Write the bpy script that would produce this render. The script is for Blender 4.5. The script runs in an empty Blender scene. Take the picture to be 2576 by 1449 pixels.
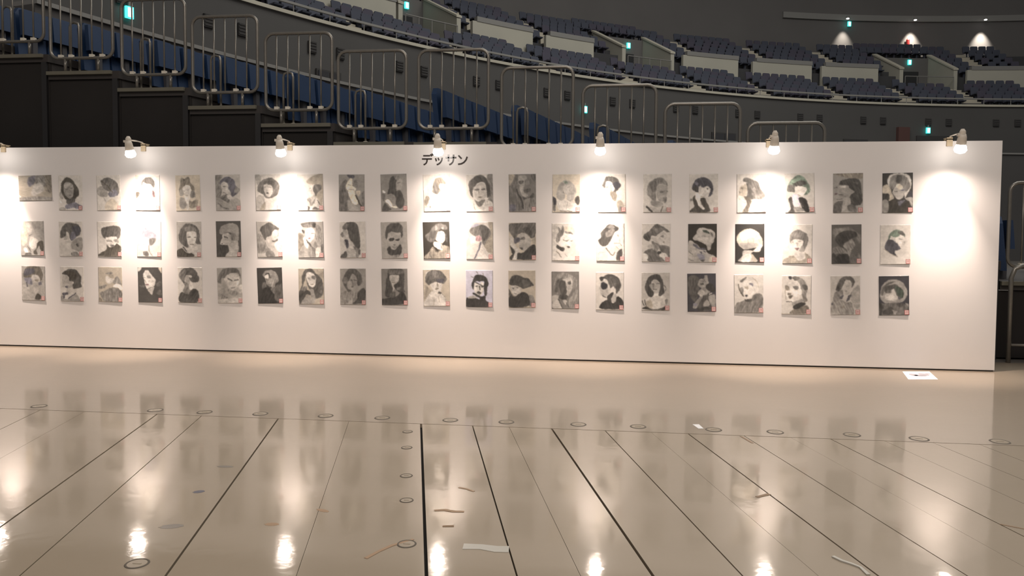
import bpy, bmesh, math, random, re
import numpy as np
from mathutils import Vector, Matrix

scene = bpy.context.scene
COL = scene.collection
random.seed(7)

# ------------------------------------------------------------------ camera
YAW, PITCH, ROLL = -0.1174, -0.0464, 0.00615
fw = Vector((math.sin(YAW) * math.cos(PITCH), math.cos(YAW) * math.cos(PITCH), math.sin(PITCH)))
rt0 = Vector((math.cos(YAW), -math.sin(YAW), 0.0))
up0 = rt0.cross(fw)
rt = rt0 * math.cos(ROLL) + up0 * math.sin(ROLL)
up = up0 * math.cos(ROLL) - rt0 * math.sin(ROLL)
cd = bpy.data.cameras.new('camera')
cam = bpy.data.objects.new('camera', cd)
COL.objects.link(cam)
M = Matrix((rt, up, -fw)).transposed().to_4x4()
M.translation = Vector((-4.085, -8.453, 1.453))
cam.matrix_world = M
cd.sensor_width = 36.0
cd.lens = 1920.0 / 2576.0 * 36.0
cd.shift_y = -(724.5 - 666.8) / 2576.0
cd.clip_end = 300
scene.camera = cam

# ------------------------------------------------------------------ world, house light, exposure
world = bpy.data.worlds.new('world')
scene.world = world
world.use_nodes = True
bgn = world.node_tree.nodes['Background']
bgn.inputs[0].default_value = (1.0, 0.97, 0.93, 1)
bgn.inputs[1].default_value = 0.12
al = bpy.data.lights.new('house_light', 'AREA')
al.shape = 'DISK'
al.size = 26
al.energy = 5500
al.color = (1.0, 0.97, 0.9)
alo = bpy.data.objects.new('house_light', al)
COL.objects.link(alo)
alo.location = (6, 14, 27)
al2 = bpy.data.lights.new('hall_light', 'AREA')  # unseen frontal area light, added to brighten wall and floor evenly
al2.shape = 'DISK'
al2.size = 9
al2.energy = 980
al2.color = (1.0, 0.88, 0.79)
alo2 = bpy.data.objects.new('hall_light', al2)
COL.objects.link(alo2)
alo2.location = (-4, -13.0, 12)
alo2.rotation_euler = (math.radians(48), 0, 0)
vs = scene.view_settings
vs.view_transform = 'Standard'
vs.look = 'None'
vs.gamma = 1.0
vs.exposure = 0.1
vs.use_curve_mapping = False

SPOT_W = 120.0      # narrow beam of each clip lamp
FLOOD_W = 44.0     # wide spill added at each clip lamp, aimed outward to brighten the floor
LAMP_COL = (1.0, 0.82, 0.70)

# ------------------------------------------------------------------ materials
def srgb(*c):
    return tuple(((v / 255.0) / 12.92 if v <= 10 else (((v / 255.0) + 0.055) / 1.055) ** 2.4) for v in c)

def mat(name, col, rough=0.6, metal=0.0, var=0.0, scale=8.0, bump=0.0, coat=0.0, coat_r=0.1, emit=None, es=0.0, col2=None):
    m = bpy.data.materials.new(name)
    m.use_nodes = True
    nt = m.node_tree
    b = nt.nodes['Principled BSDF']
    b.inputs['Roughness'].default_value = rough
    b.inputs['Metallic'].default_value = metal
    b.inputs['Base Color'].default_value = (*col, 1)
    if coat:
        b.inputs['Coat Weight'].default_value = coat
        b.inputs['Coat Roughness'].default_value = coat_r
    if emit:
        b.inputs['Emission Color'].default_value = (*emit, 1)
        b.inputs['Emission Strength'].default_value = es
    if var or bump:
        tc = nt.nodes.new('ShaderNodeTexCoord')
        n = nt.nodes.new('ShaderNodeTexNoise')
        n.inputs['Scale'].default_value = scale
        n.inputs['Detail'].default_value = 5
        nt.links.new(tc.outputs['Object'], n.inputs['Vector'])
        if var:
            r = nt.nodes.new('ShaderNodeMix')
            r.data_type = 'RGBA'
            c2 = col2 or tuple(v * (1 - var) for v in col)
            r.inputs['A'].default_value = (*col, 1)
            r.inputs['B'].default_value = (*c2, 1)
            nt.links.new(n.outputs['Fac'], r.inputs['Factor'])
            nt.links.new(r.outputs['Result'], b.inputs['Base Color'])
        if bump:
            bp = nt.nodes.new('ShaderNodeBump')
            bp.inputs['Strength'].default_value = bump
            bp.inputs['Distance'].default_value = 0.02
            nt.links.new(n.outputs['Fac'], bp.inputs['Height'])
            nt.links.new(bp.outputs['Normal'], b.inputs['Normal'])
    return m

MT = {}
MT['wall'] = mat('white_panel_paint', (0.82, 0.79, 0.775), 0.55, var=0.04, scale=3.0)
MT['plinth'] = mat('dark_base_gap', (0.03, 0.025, 0.02), 0.8)
MT['letter'] = mat('dark_vinyl_lettering', (0.045, 0.035, 0.03), 0.35, coat=0.6, coat_r=0.25)
MT['lamp_metal'] = mat('grey_lamp_housing', (0.66, 0.60, 0.52), 0.5, 0.0)
MT['clamp'] = mat('beige_clamp_plastic', (0.55, 0.44, 0.30), 0.5)
MT['bulb'] = mat('lit_bulb_glass', (1, 1, 1), 0.3, emit=(1.0, 0.93, 0.86), es=14.0)
MT['seal_red'] = mat('red_seal_ink', (0.46, 0.17, 0.16), 0.6)
MT['seal_pale'] = mat('pale_seal_ground', (0.66, 0.52, 0.50), 0.6)
MT['tube'] = mat('galvanised_tube', (0.23, 0.215, 0.19), 0.3, 0.5, var=0.25, scale=20)
MT['tube_dark'] = mat('aged_bronze_tube', (0.21, 0.18, 0.145), 0.35, 0.5, var=0.2, scale=20)
MT['fitting'] = mat('pale_rail_fitting', (0.62, 0.58, 0.50), 0.5)
MT['nosing'] = mat('olive_grey_nosing', (0.16, 0.15, 0.115), 0.6, var=0.3, scale=6)
MT['deck'] = mat('dark_deck_board', (0.035, 0.03, 0.028), 0.7)
MT['side'] = mat('black_brown_side_panel', (0.019, 0.016, 0.0145), 0.9, var=0.45, scale=1.5)
MT['column'] = mat('black_steel_column', (0.018, 0.017, 0.018), 0.6)
MT['blue_seat'] = mat('blue_seat_plastic', (0.013, 0.040, 0.108), 0.5, var=0.2, scale=5)
MT['seat_steel'] = mat('seat_bracket_steel', (0.10, 0.10, 0.11), 0.5, 0.4)
MT['far_seat'] = mat('dull_blue_seat_fabric', (0.055, 0.062, 0.088), 0.8)
MT['far_seat_b'] = mat('dull_violet_seat_fabric', (0.062, 0.058, 0.085), 0.8)
MT['bowl'] = mat('grey_concrete_wall', (0.155, 0.148, 0.145), 0.85, var=0.22, scale=0.35)
MT['balcony'] = mat('dark_grey_balcony_front', (0.095, 0.092, 0.09), 0.85, var=0.25, scale=0.3)
MT['bowl_low'] = mat('dark_grey_concourse_wall', (0.09, 0.086, 0.086), 0.85, var=0.3, scale=0.3)
MT['terrace'] = mat('grey_terrace_concrete', (0.06, 0.06, 0.065), 0.9, var=0.2, scale=1.0)
MT['stair'] = mat('beige_stair_concrete', (0.50, 0.46, 0.38), 0.9, var=0.2, scale=2.0)
MT['parapet'] = mat('cream_parapet_paint', (0.46, 0.445, 0.38), 0.8, var=0.12, scale=0.8)
MT['rim'] = mat('pale_rim_edge', (0.56, 0.53, 0.44), 0.5, var=0.2, scale=1.0)
MT['cap'] = mat('grey_rail_cap', (0.24, 0.235, 0.225), 0.5)
MT['dark'] = mat('dark_opening', (0.03, 0.03, 0.032), 0.9)
MT['vent'] = mat('dark_grey_vent', (0.05, 0.048, 0.048), 0.9)
MT['glass'] = mat('smoked_window_glass', (0.05, 0.05, 0.055), 0.15)
MT['red'] = mat('dull_red_panel', (0.10, 0.048, 0.042), 0.8)
MT['ext_red'] = mat('extinguisher_red', (0.5, 0.03, 0.03), 0.4)
MT['exit'] = mat('lit_exit_green', (0.1, 0.6, 0.5), 0.4, emit=(0.05, 0.85, 0.75), es=2.2)
MT['exit_white'] = mat('lit_exit_white', (0.9, 1, 1), 0.4, emit=(0.72, 1.0, 1.0), es=3.0)
MT['downlight'] = mat('lit_downlight', (1, 1, 1), 0.4, emit=(1.0, 0.97, 0.92), es=6.0)
MT['paper'] = mat('white_paper', (0.82, 0.82, 0.83), 0.6)
MT['ink'] = mat('grey_print_ink', (0.40, 0.38, 0.42), 0.6)
MT['tape_brown'] = mat('brown_tape_residue', (0.26, 0.17, 0.10), 0.6)
MT['tape_tan'] = mat('tan_tape_residue', (0.36, 0.24, 0.15), 0.6)
MT['tape_white'] = mat('pale_tape', (0.50, 0.48, 0.43), 0.4)
MT['stain'] = mat('grey_floor_stain', (0.20, 0.18, 0.155), 0.35)
MT['stain_blue'] = mat('dark_blue_floor_stain', (0.10, 0.105, 0.14), 0.35)
MT['plug'] = mat('floor_plug_steel', (0.31, 0.26, 0.195), 0.35, 0.0)
MT['plug_ring'] = mat('dark_plug_rim', (0.11, 0.092, 0.072), 0.7)
MT['gap'] = mat('black_floor_gap', (0.010, 0.009, 0.008), 0.9)
MT['arena'] = mat('dark_arena_floor', (0.12, 0.11, 0.10), 0.6)

def floor_mat(name, c1, c2):
    m = bpy.data.materials.new(name)
    m.use_nodes = True
    nt = m.node_tree
    b = nt.nodes['Principled BSDF']
    tc = nt.nodes.new('ShaderNodeTexCoord')
    n1 = nt.nodes.new('ShaderNodeTexNoise'); n1.inputs['Scale'].default_value = 1.1; n1.inputs['Detail'].default_value = 6
    n2 = nt.nodes.new('ShaderNodeTexNoise'); n2.inputs['Scale'].default_value = 14; n2.inputs['Detail'].default_value = 4
    mix = nt.nodes.new('ShaderNodeMix'); mix.data_type = 'RGBA'
    mix.inputs['A'].default_value = (*c1, 1); mix.inputs['B'].default_value = (*c2, 1)
    mp = nt.nodes.new('ShaderNodeMapping'); mp.inputs['Scale'].default_value = (1, 2.5, 1)
    nt.links.new(tc.outputs['Object'], mp.inputs['Vector'])
    nt.links.new(mp.outputs['Vector'], n1.inputs['Vector'])
    nt.links.new(tc.outputs['Object'], n2.inputs['Vector'])
    nt.links.new(n1.outputs['Fac'], mix.inputs['Factor'])
    nt.links.new(mix.outputs['Result'], b.inputs['Base Color'])
    b.inputs['Roughness'].default_value = 0.55
    b.inputs['Coat Weight'].default_value = 0.8
    b.inputs['Coat IOR'].default_value = 1.5
    rr = nt.nodes.new('ShaderNodeMapRange')
    rr.inputs['To Min'].default_value = 0.03; rr.inputs['To Max'].default_value = 0.12
    nt.links.new(n1.outputs['Fac'], rr.inputs['Value'])
    nt.links.new(rr.outputs['Result'], b.inputs['Coat Roughness'])
    bp = nt.nodes.new('ShaderNodeBump'); bp.inputs['Strength'].default_value = 0.05; bp.inputs['Distance'].default_value = 0.01
    nt.links.new(n2.outputs['Fac'], bp.inputs['Height'])
    nt.links.new(bp.outputs['Normal'], b.inputs['Coat Normal'])
    return m
MT['floor'] = floor_mat('beige_floor_board', (0.345, 0.28, 0.205), (0.305, 0.248, 0.178))
MT['floor_far'] = floor_mat('beige_floor_sheet', (0.335, 0.275, 0.208), (0.30, 0.245, 0.183))

# drawing print: tones come from the sheet's own colour attribute
dm = bpy.data.materials.new('charcoal_drawing_print'); dm.use_nodes = True
_nt = dm.node_tree; _b = _nt.nodes['Principled BSDF']
_a = _nt.nodes.new('ShaderNodeAttribute'); _a.attribute_name = 'Col'
_nt.links.new(_a.outputs['Color'], _b.inputs['Base Color'])
_b.inputs['Roughness'].default_value = 0.5
_b.inputs['Coat Weight'].default_value = 0.25
_b.inputs['Coat Roughness'].default_value = 0.18
MT['drawing'] = dm

# ------------------------------------------------------------------ mesh helpers
class MB:
    def __init__(s):
        s.v = []; s.f = []; s.mi = []
    def add(s, v, f, mi=0):
        o = len(s.v); s.v += [tuple(p) for p in v]; s.f += [tuple(i + o for i in q) for q in f]; s.mi += [mi] * len(f)
    def box(s, a, b, mi=0):
        x0, y0, z0 = a; x1, y1, z1 = b
        s.add([(x0, y0, z0), (x1, y0, z0), (x1, y1, z0), (x0, y1, z0), (x0, y0, z1), (x1, y0, z1), (x1, y1, z1), (x0, y1, z1)],
              [(3, 2, 1, 0), (4, 5, 6, 7), (0, 1, 5, 4), (1, 2, 6, 5), (2, 3, 7, 6), (3, 0, 4, 7)], mi)
    def tube(s, path, r, n=8, mi=0, closed=False):
        P = [Vector(p) for p in path]; N = len(P); rings = []
        for i, p in enumerate(P):
            if closed: t = P[(i + 1) % N] - P[i - 1]
            else: t = P[min(i + 1, N - 1)] - P[max(i - 1, 0)]
            t.normalize()
            u = t.cross(Vector((0, 1, 0)))
            if u.length < 0.1: u = t.cross(Vector((1, 0, 0)))
            u.normalize(); w = t.cross(u)
            rr = r[i] if isinstance(r, (list, tuple)) else r
            rings.append([p + (u * math.cos(2 * math.pi * k / n) + w * math.sin(2 * math.pi * k / n)) * rr for k in range(n)])
        v = [q for g in rings for q in g]; f = []
        for i in range(N if closed else N - 1):
            j = (i + 1) % N
            for k in range(n):
                f.append((i * n + k, i * n + (k + 1) % n, j * n + (k + 1) % n, j * n + k))
        if not closed:
            f.append(tuple(range(n - 1, -1, -1))); f.append(tuple((N - 1) * n + k for k in range(n)))
        s.add(v, f, mi)
    def prism(s, poly, z0, z1, mi=0):          # poly in xy, counter-clockwise
        n = len(poly)
        s.add([(x, y, z0) for x, y in poly] + [(x, y, z1) for x, y in poly],
              [tuple(range(n - 1, -1, -1)), tuple(range(n, 2 * n))] + [(i, (i + 1) % n, n + (i + 1) % n, n + i) for i in range(n)], mi)
    def build(s, name, m, parent=None, loc=None, smooth=False):
        me = bpy.data.meshes.new(name)
        me.from_pydata(s.v, [], s.f)
        for x in (m if isinstance(m, (list, tuple)) else [m]): me.materials.append(MT[x] if isinstance(x, str) else x)
        if any(s.mi): me.polygons.foreach_set('material_index', s.mi)
        if smooth: me.polygons.foreach_set('use_smooth', [True] * len(s.f))
        me.update()
        o = bpy.data.objects.new(name, me); COL.objects.link(o)
        if parent is not None: o.parent = parent
        if loc is not None: o.location = loc
        return o

def tag(o, label=None, cat=None, group=None, kind=None):
    if label: o['label'] = label
    if cat: o['category'] = cat
    if group: o['group'] = group
    if kind: o['kind'] = kind
    return o

def thing(name, loc, label, cat, group=None, rz=0.0):
    o = bpy.data.objects.new(name, None); COL.objects.link(o)
    o.empty_display_size = 0.1
    o.location = loc; o.rotation_euler = (0, 0, rz)
    return tag(o, label, cat, group)

def copy_tree(o, parent=None):
    c = o.copy(); COL.objects.link(c); c.parent = parent
    for ch in list(o.children): copy_tree(ch, c)
    return c

def struct(o):
    o['kind'] = 'structure'; return o

# ------------------------------------------------------------------ the setting: floor
J = -2.93                                    # joint running parallel to the display wall
SK = -0.25                                   # boards run askew to that joint
def bx(x0, y): return x0 + SK * (y - J)
YB = -13.0
fl = MB(); fl.box((-24, YB - 0.5, -0.12), (60, 46.0, -0.03))
floor = struct(fl.build('floor', 'gap'))
lines = [-12.44, -12.07, -11.46, -11.09, -10.48, -10.11, -9.50, -9.13, -8.50, -8.12, -7.513, -7.146, -6.527, -5.97, -5.413, -5.024, -4.75, -4.437, -4.049,
         -3.72, -3.459, -3.07, -2.75, -2.48, -2.118, -1.80, -1.50, -1.13, -0.80, -0.51, -0.13, 0.2, 0.48, 0.86, 1.46, 1.84, 2.45, 2.83, 3.4]
gapw = {-7.513: .011, -7.146: .006, -6.527: .011, -5.97: .0022, -5.413: .016, -5.024: .008, -4.75: .0022, -4.437: .014, -4.049: .007, -3.72: .0018, -3.459: .009,
        -3.07: .006, -2.75: .0015, -2.48: .007, -2.118: .003, -8.5: .006, -8.12: .002}
for a, b in zip(lines[:-1], lines[1:]):
    ga = gapw.get(a, .004) / 2; gb = gapw.get(b, .004) / 2
    w = MB(); y1 = J - 0.007
    w.prism([(bx(a, YB) + ga, YB), (bx(b, YB) - gb, YB), (bx(b, y1) - gb, y1), (bx(a, y1) + ga, y1)], -0.03, 0.0)
    w.build('floor_board', 'floor', floor)
for x0, x1 in ((-16.0, 6.0),):
    w = MB(); w.box((x0, J + 0.003, -0.03), (x1, 0.62, 0.0)); w.build('floor_sheet', 'floor_far', floor)
w = MB(); w.box((-24, 0.624, -0.03), (60, 45.9, -0.002)); w.build('floor_sheet', 'arena', floor)

# ------------------------------------------------------------------ the setting: white display wall
w = MB(); w.box((-14.6, 0.0, 0.016), (0.0, 0.05, 2.4)); wall = struct(w.build('wall_display', 'wall'))
w = MB(); w.box((-14.58, 0.008, 0.0), (-0.01, 0.045, 0.016)); struct(w.build('baseboard_display', 'plinth'))
# braces behind the wall (hidden from the front, they hold it up)

# ------------------------------------------------------------------ the setting: arena bowl
CX, CY, RR = 24.09, -5.23, 44.69
def pol(a, r, z=0.0):
    a = math.radians(a); return (CX + r * math.cos(a), CY + r * math.sin(a), z)
def ring(prof, a0, a1, step=1.0, close=True):
    """profile [(r, z)...] swept round the bowl's centre"""
    mb = MB(); n = max(2, int(round((a1 - a0) / step)) + 1); k = len(prof); v = []
    for i in range(n):
        a = a0 + (a1 - a0) * i / (n - 1)
        v += [pol(a, r, z) for r, z in prof]
    f = []
    for i in range(n - 1):
        for j in range(k if close else k - 1):
            q = (j + 1) % k
            f.append((i * k + j, i * k + q, (i + 1) * k + q, (i + 1) * k + j))
    if close:
        f.append(tuple(range(k - 1, -1, -1))); f.append(tuple((n - 1) * k + j for j in range(k)))
    mb.add(v, f); return mb
A0, A1 = 86.0, 166.0
struct(ring([(39.5, -0.1), (40.0, -0.1), (40.0, 5.45), (39.5, 5.45)], A0, A1).build('wall_lower_stand', 'bowl_low'))
struct(ring([(39.44, 5.45), (40.06, 5.45), (40.06, 5.53), (39.44, 5.53)], A0, A1).build('trim_1', 'cap'))
struct(ring([(40.0, 5.0), (44.68, 5.5), (44.68, 5.35), (40.0, 4.85)], A0, A1).build('lower_terrace', 'terrace'))
struct(ring([(44.69, 5.3), (46.2, 5.3), (46.2, 8.72), (44.69, 8.72)], A0, A1).build('wall_balcony_front', 'balcony'))
struct(ring([(44.60, 8.72), (44.95, 8.72), (44.95, 8.84), (44.60, 8.84)], A0, A1, 0.5).build('trim_2', 'rim'))
hr = thing('balcony_handrail', pol(120, 44.85, 8.84), 'long grey handrail curving along the upper balcony edge', 'handrail')
o = ring([(44.82, 9.16), (44.90, 9.16), (44.90, 9.24), (44.82, 9.24)], A0, A1, 0.5)
o.v = [(x - hr.location.x, y - hr.location.y, z - hr.location.z) for x, y, z in o.v]
o.build('top_rail', 'cap', hr)
a = 88.0
while a < 164:
    p = pol(a, 44.86, 8.84); w = MB(); w.tube([(0, 0, 0), (0, 0, .33)], .02, 6)
    w.build('post', 'cap', hr, (p[0] - hr.location.x, p[1] - hr.location.y, 0)); a += 2.0
# stepped terraces
prof = []
for k in range(5): prof += [(45.0 + .66 * k, 8.75 + .33 * k), (45.66 + .66 * k, 8.75 + .33 * k)]
prof += [(48.6, 10.07), (48.6, 8.4), (45.0, 8.4)]
struct(ring(prof, A0, A1).build('lower_seating_terrace', 'terrace'))
prof = [(48.9, 10.0)]
for k in range(6): prof += [(48.9 + .79 * k, 11.25 + .43 * k), (49.69 + .79 * k, 11.25 + .43 * k)]
prof += [(54.6, 13.40), (54.6, 10.0)]
# vomitory gaps (angle ranges) interrupt the upper terrace
VOMS = [(97.3, 101.7), (119.9, 124.1), (136.3, 140.5)]
edges = [A0] + [e for v in VOMS for e in v] + [A1]
for i in range(0, len(edges), 2):
    struct(ring(prof, edges[i], edges[i + 1], .8).build('upper_seating_terrace', 'terrace'))
prof2 = [(51.6, 10.0)] + [p for k in range(4, 6) for p in ((max(48.9 + .79 * k, 51.65), 11.25 + .43 * k + .15), (49.69 + .79 * k, 11.25 + .43 * k + .15))] + [(54.6, 13.55), (54.6, 10.0)]
for v0, v1 in VOMS:
    struct(ring(prof2, v0, v1, .8).build('upper_seating_terrace', 'terrace'))
    struct(ring([(51.45, 10.0), (51.6, 10.0), (51.6, 13.0), (51.45, 13.0)], v0, v1, .8).build('wall_vomitory_back', 'bowl'))
    struct(ring([(51.41, 10.0), (51.46, 10.0), (51.46, 12.1), (51.41, 12.1)], v0 + 1.0, v1 - 1.0, .8).build('door_vomitory', 'dark'))
    for ve, sgn in ((v0, -1), (v1, 1)):       # slanted side walls with a pale capping
        a0_, a1_ = (ve, ve + .28) if sgn < 0 else (ve - .28, ve)
        mb = MB(); pr = [(48.5, 9.9), (51.6, 9.9), (51.6, 13.15), (48.5, 11.6)]
        v = [pol(q, r, z) for q in (a0_, a1_) for r, z in pr]
        mb.add(v, [(3, 2, 1, 0), (4, 5, 6, 7)] + [(j, (j + 1) % 4, 4 + (j + 1) % 4, 4 + j) for j in range(4)])
        sw = struct(mb.build('wall_vomitory_side', 'parapet'))
        mb = MB(); pr = [(48.46, 11.62), (51.6, 13.17), (51.6, 13.27), (48.46, 11.72)]
        v = [pol(q, r, z) for q in (a0_ - .05, a1_ + .05) for r, z in pr]
        mb.add(v, [(3, 2, 1, 0), (4, 5, 6, 7)] + [(j, (j + 1) % 4, 4 + (j + 1) % 4, 4 + j) for j in range(4)])
        mb.build('capping', 'rim', sw)
    g = thing('vomitory_guard_rail', pol((v0 + v1) / 2, 48.5, 10.4), {97.3: 'thin grey guard rail across the vomitory under the red extinguisher', 119.9: 'thin grey guard rail across the vomitory between two plain slanted cream walls', 136.3: 'thin grey guard rail across the vomitory nearest the stepped bleacher'}[v0], 'guard rail', 'vomitory guard rails')
    mb = MB(); L = g.location
    pts = [Vector(pol(q, 48.3, 11.15)) - L for q in np.linspace(v0 + .4, v1 - .3, 7)]
    mb.tube(pts, .03, 6); mb.build('top_rail', 'cap', g)
    for q in np.linspace(v0 + .4, v1 - .3, 5):
        p = Vector(pol(q, 48.3, 10.2)) - L; mb = MB(); mb.tube([p, p + Vector((0, 0, .95))], .02, 6); mb.build('post', 'cap', g)
# cream parapets with a dark rail cap
for a0_, a1_ in ((92.0, 96.6), (103.4, 107.9), (108.7, 113.5), (114.7, 119.2), (126.4, 130.1), (131.1, 135.5), (140.7, 145.6), (146.4, 151.0)):
    pw = struct(ring([(48.45, 9.9), (48.65, 9.9), (48.65, 11.62), (48.45, 11.62)], a0_, a1_, .6).build('wall_parapet', 'parapet'))
    ring([(48.42, 11.62), (48.68, 11.62), (48.68, 11.86), (48.42, 11.86)], a0_ - .03, a1_ - .3, .6).build('rail_cap', 'cap', pw)
struct(ring([(54.6, 12.5), (55.1, 12.5), (55.1, 26.0), (54.6, 26.0)], A0, A1).build('wall_upper_back', 'bowl'))
struct(ring([(54.45, 16.22), (54.62, 16.2), (54.62, 16.66), (54.45, 16.62)], A0, 107.0).build('trim_3', 'cap'))  # paler grey paints in the light falling on this ledge
# aisle stairs
AISLES = [98.2, 103.2, 108.7, 115.0, 120.4, 126.0, 132.5, 139.0, 145.6, 151.5]
for a in AISLES:
    hw = math.degrees(.6 / 46.5); pr = []
    for k in range(8): pr += [(44.98 + .4 * k, 8.77 + .21 * k), (45.38 + .4 * k, 8.77 + .21 * k)]
    pr += [(48.4, 10.4), (48.4, 8.6), (44.98, 8.6)]
    struct(ring(pr, a - hw, a + hw, hw).build('aisle_stair', 'stair'))
for a in (94.6, 105.6, 111.2, 117.0, 129.0, 134.4, 142.5, 148.5):
    hw = math.degrees(.6 / 51); pr = []
    for k in range(9): pr += [(48.95 + .5 * k, 11.40 + .27 * k), (49.45 + .5 * k, 11.40 + .27 * k)]
    pr += [(53.5, 13.5), (53.5, 11.2), (48.95, 11.2)]
    struct(ring(pr, a - hw, a + hw, hw).build('aisle_stair', 'stair'))
# dark windows, door and vents of the concourse
wn = 0
for a0_, a1_, z0, z1 in ((139.0, 141.3, 6.2, 6.85), (118.2, 120.2, 5.75, 6.7), (107.2, 109.2, 5.8, 6.7), (147.6, 149.0, 6.7, 7.1)):
    wn += 1
    wd = struct(ring([(44.62, z0), (44.70, z0), (44.70, z1), (44.62, z1)], a0_, a1_, .5).build('window_%d' % wn, 'vent'))
    half = (a0_ + a1_) / 2
    for q0, q1 in ((a0_ + .08, half - .05), (half + .05, a1_ - .08)):
        ring([(44.59, z0 + .06), (44.63, z0 + .06), (44.63, z1 - .06), (44.59, z1 - .06)], q0, q1, .5).build('pane', 'glass', wd)
struct(ring([(44.60, 5.5), (44.70, 5.5), (44.70, 7.0), (44.60, 7.0)], 100.4, 103.3, .6).build('door_1', 'vent'))
struct(ring([(44.45, 5.5), (44.70, 5.5), (44.70, 7.45), (44.45, 7.45)], 104.0, 104.9, .5).build('wall_red_pillar', 'red'))
vent = MB(); vent.box((-.17, -.05, -.2), (.17, .02, .2))
for s_ in range(4): vent.box((-.15, -.07, -.16 + .1 * s_), (.15, -.045, -.11 + .1 * s_), 0)
vm = None
for i in range(26):
    a = 92 + i * 2.6 + (1.0 if i % 2 else 0)
    if vm is None:
        o = vent.build('wall_vent', 'vent'); vm = o
    else:
        o = vm.copy(); COL.objects.link(o)
    o.location = pol(a, 44.67, 7.80); o.rotation_euler = (0, 0, math.radians(a - 90))
    tag(o, 'small dark louvred vent in the grey balcony front', 'vent', 'vents along the balcony front')

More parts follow.
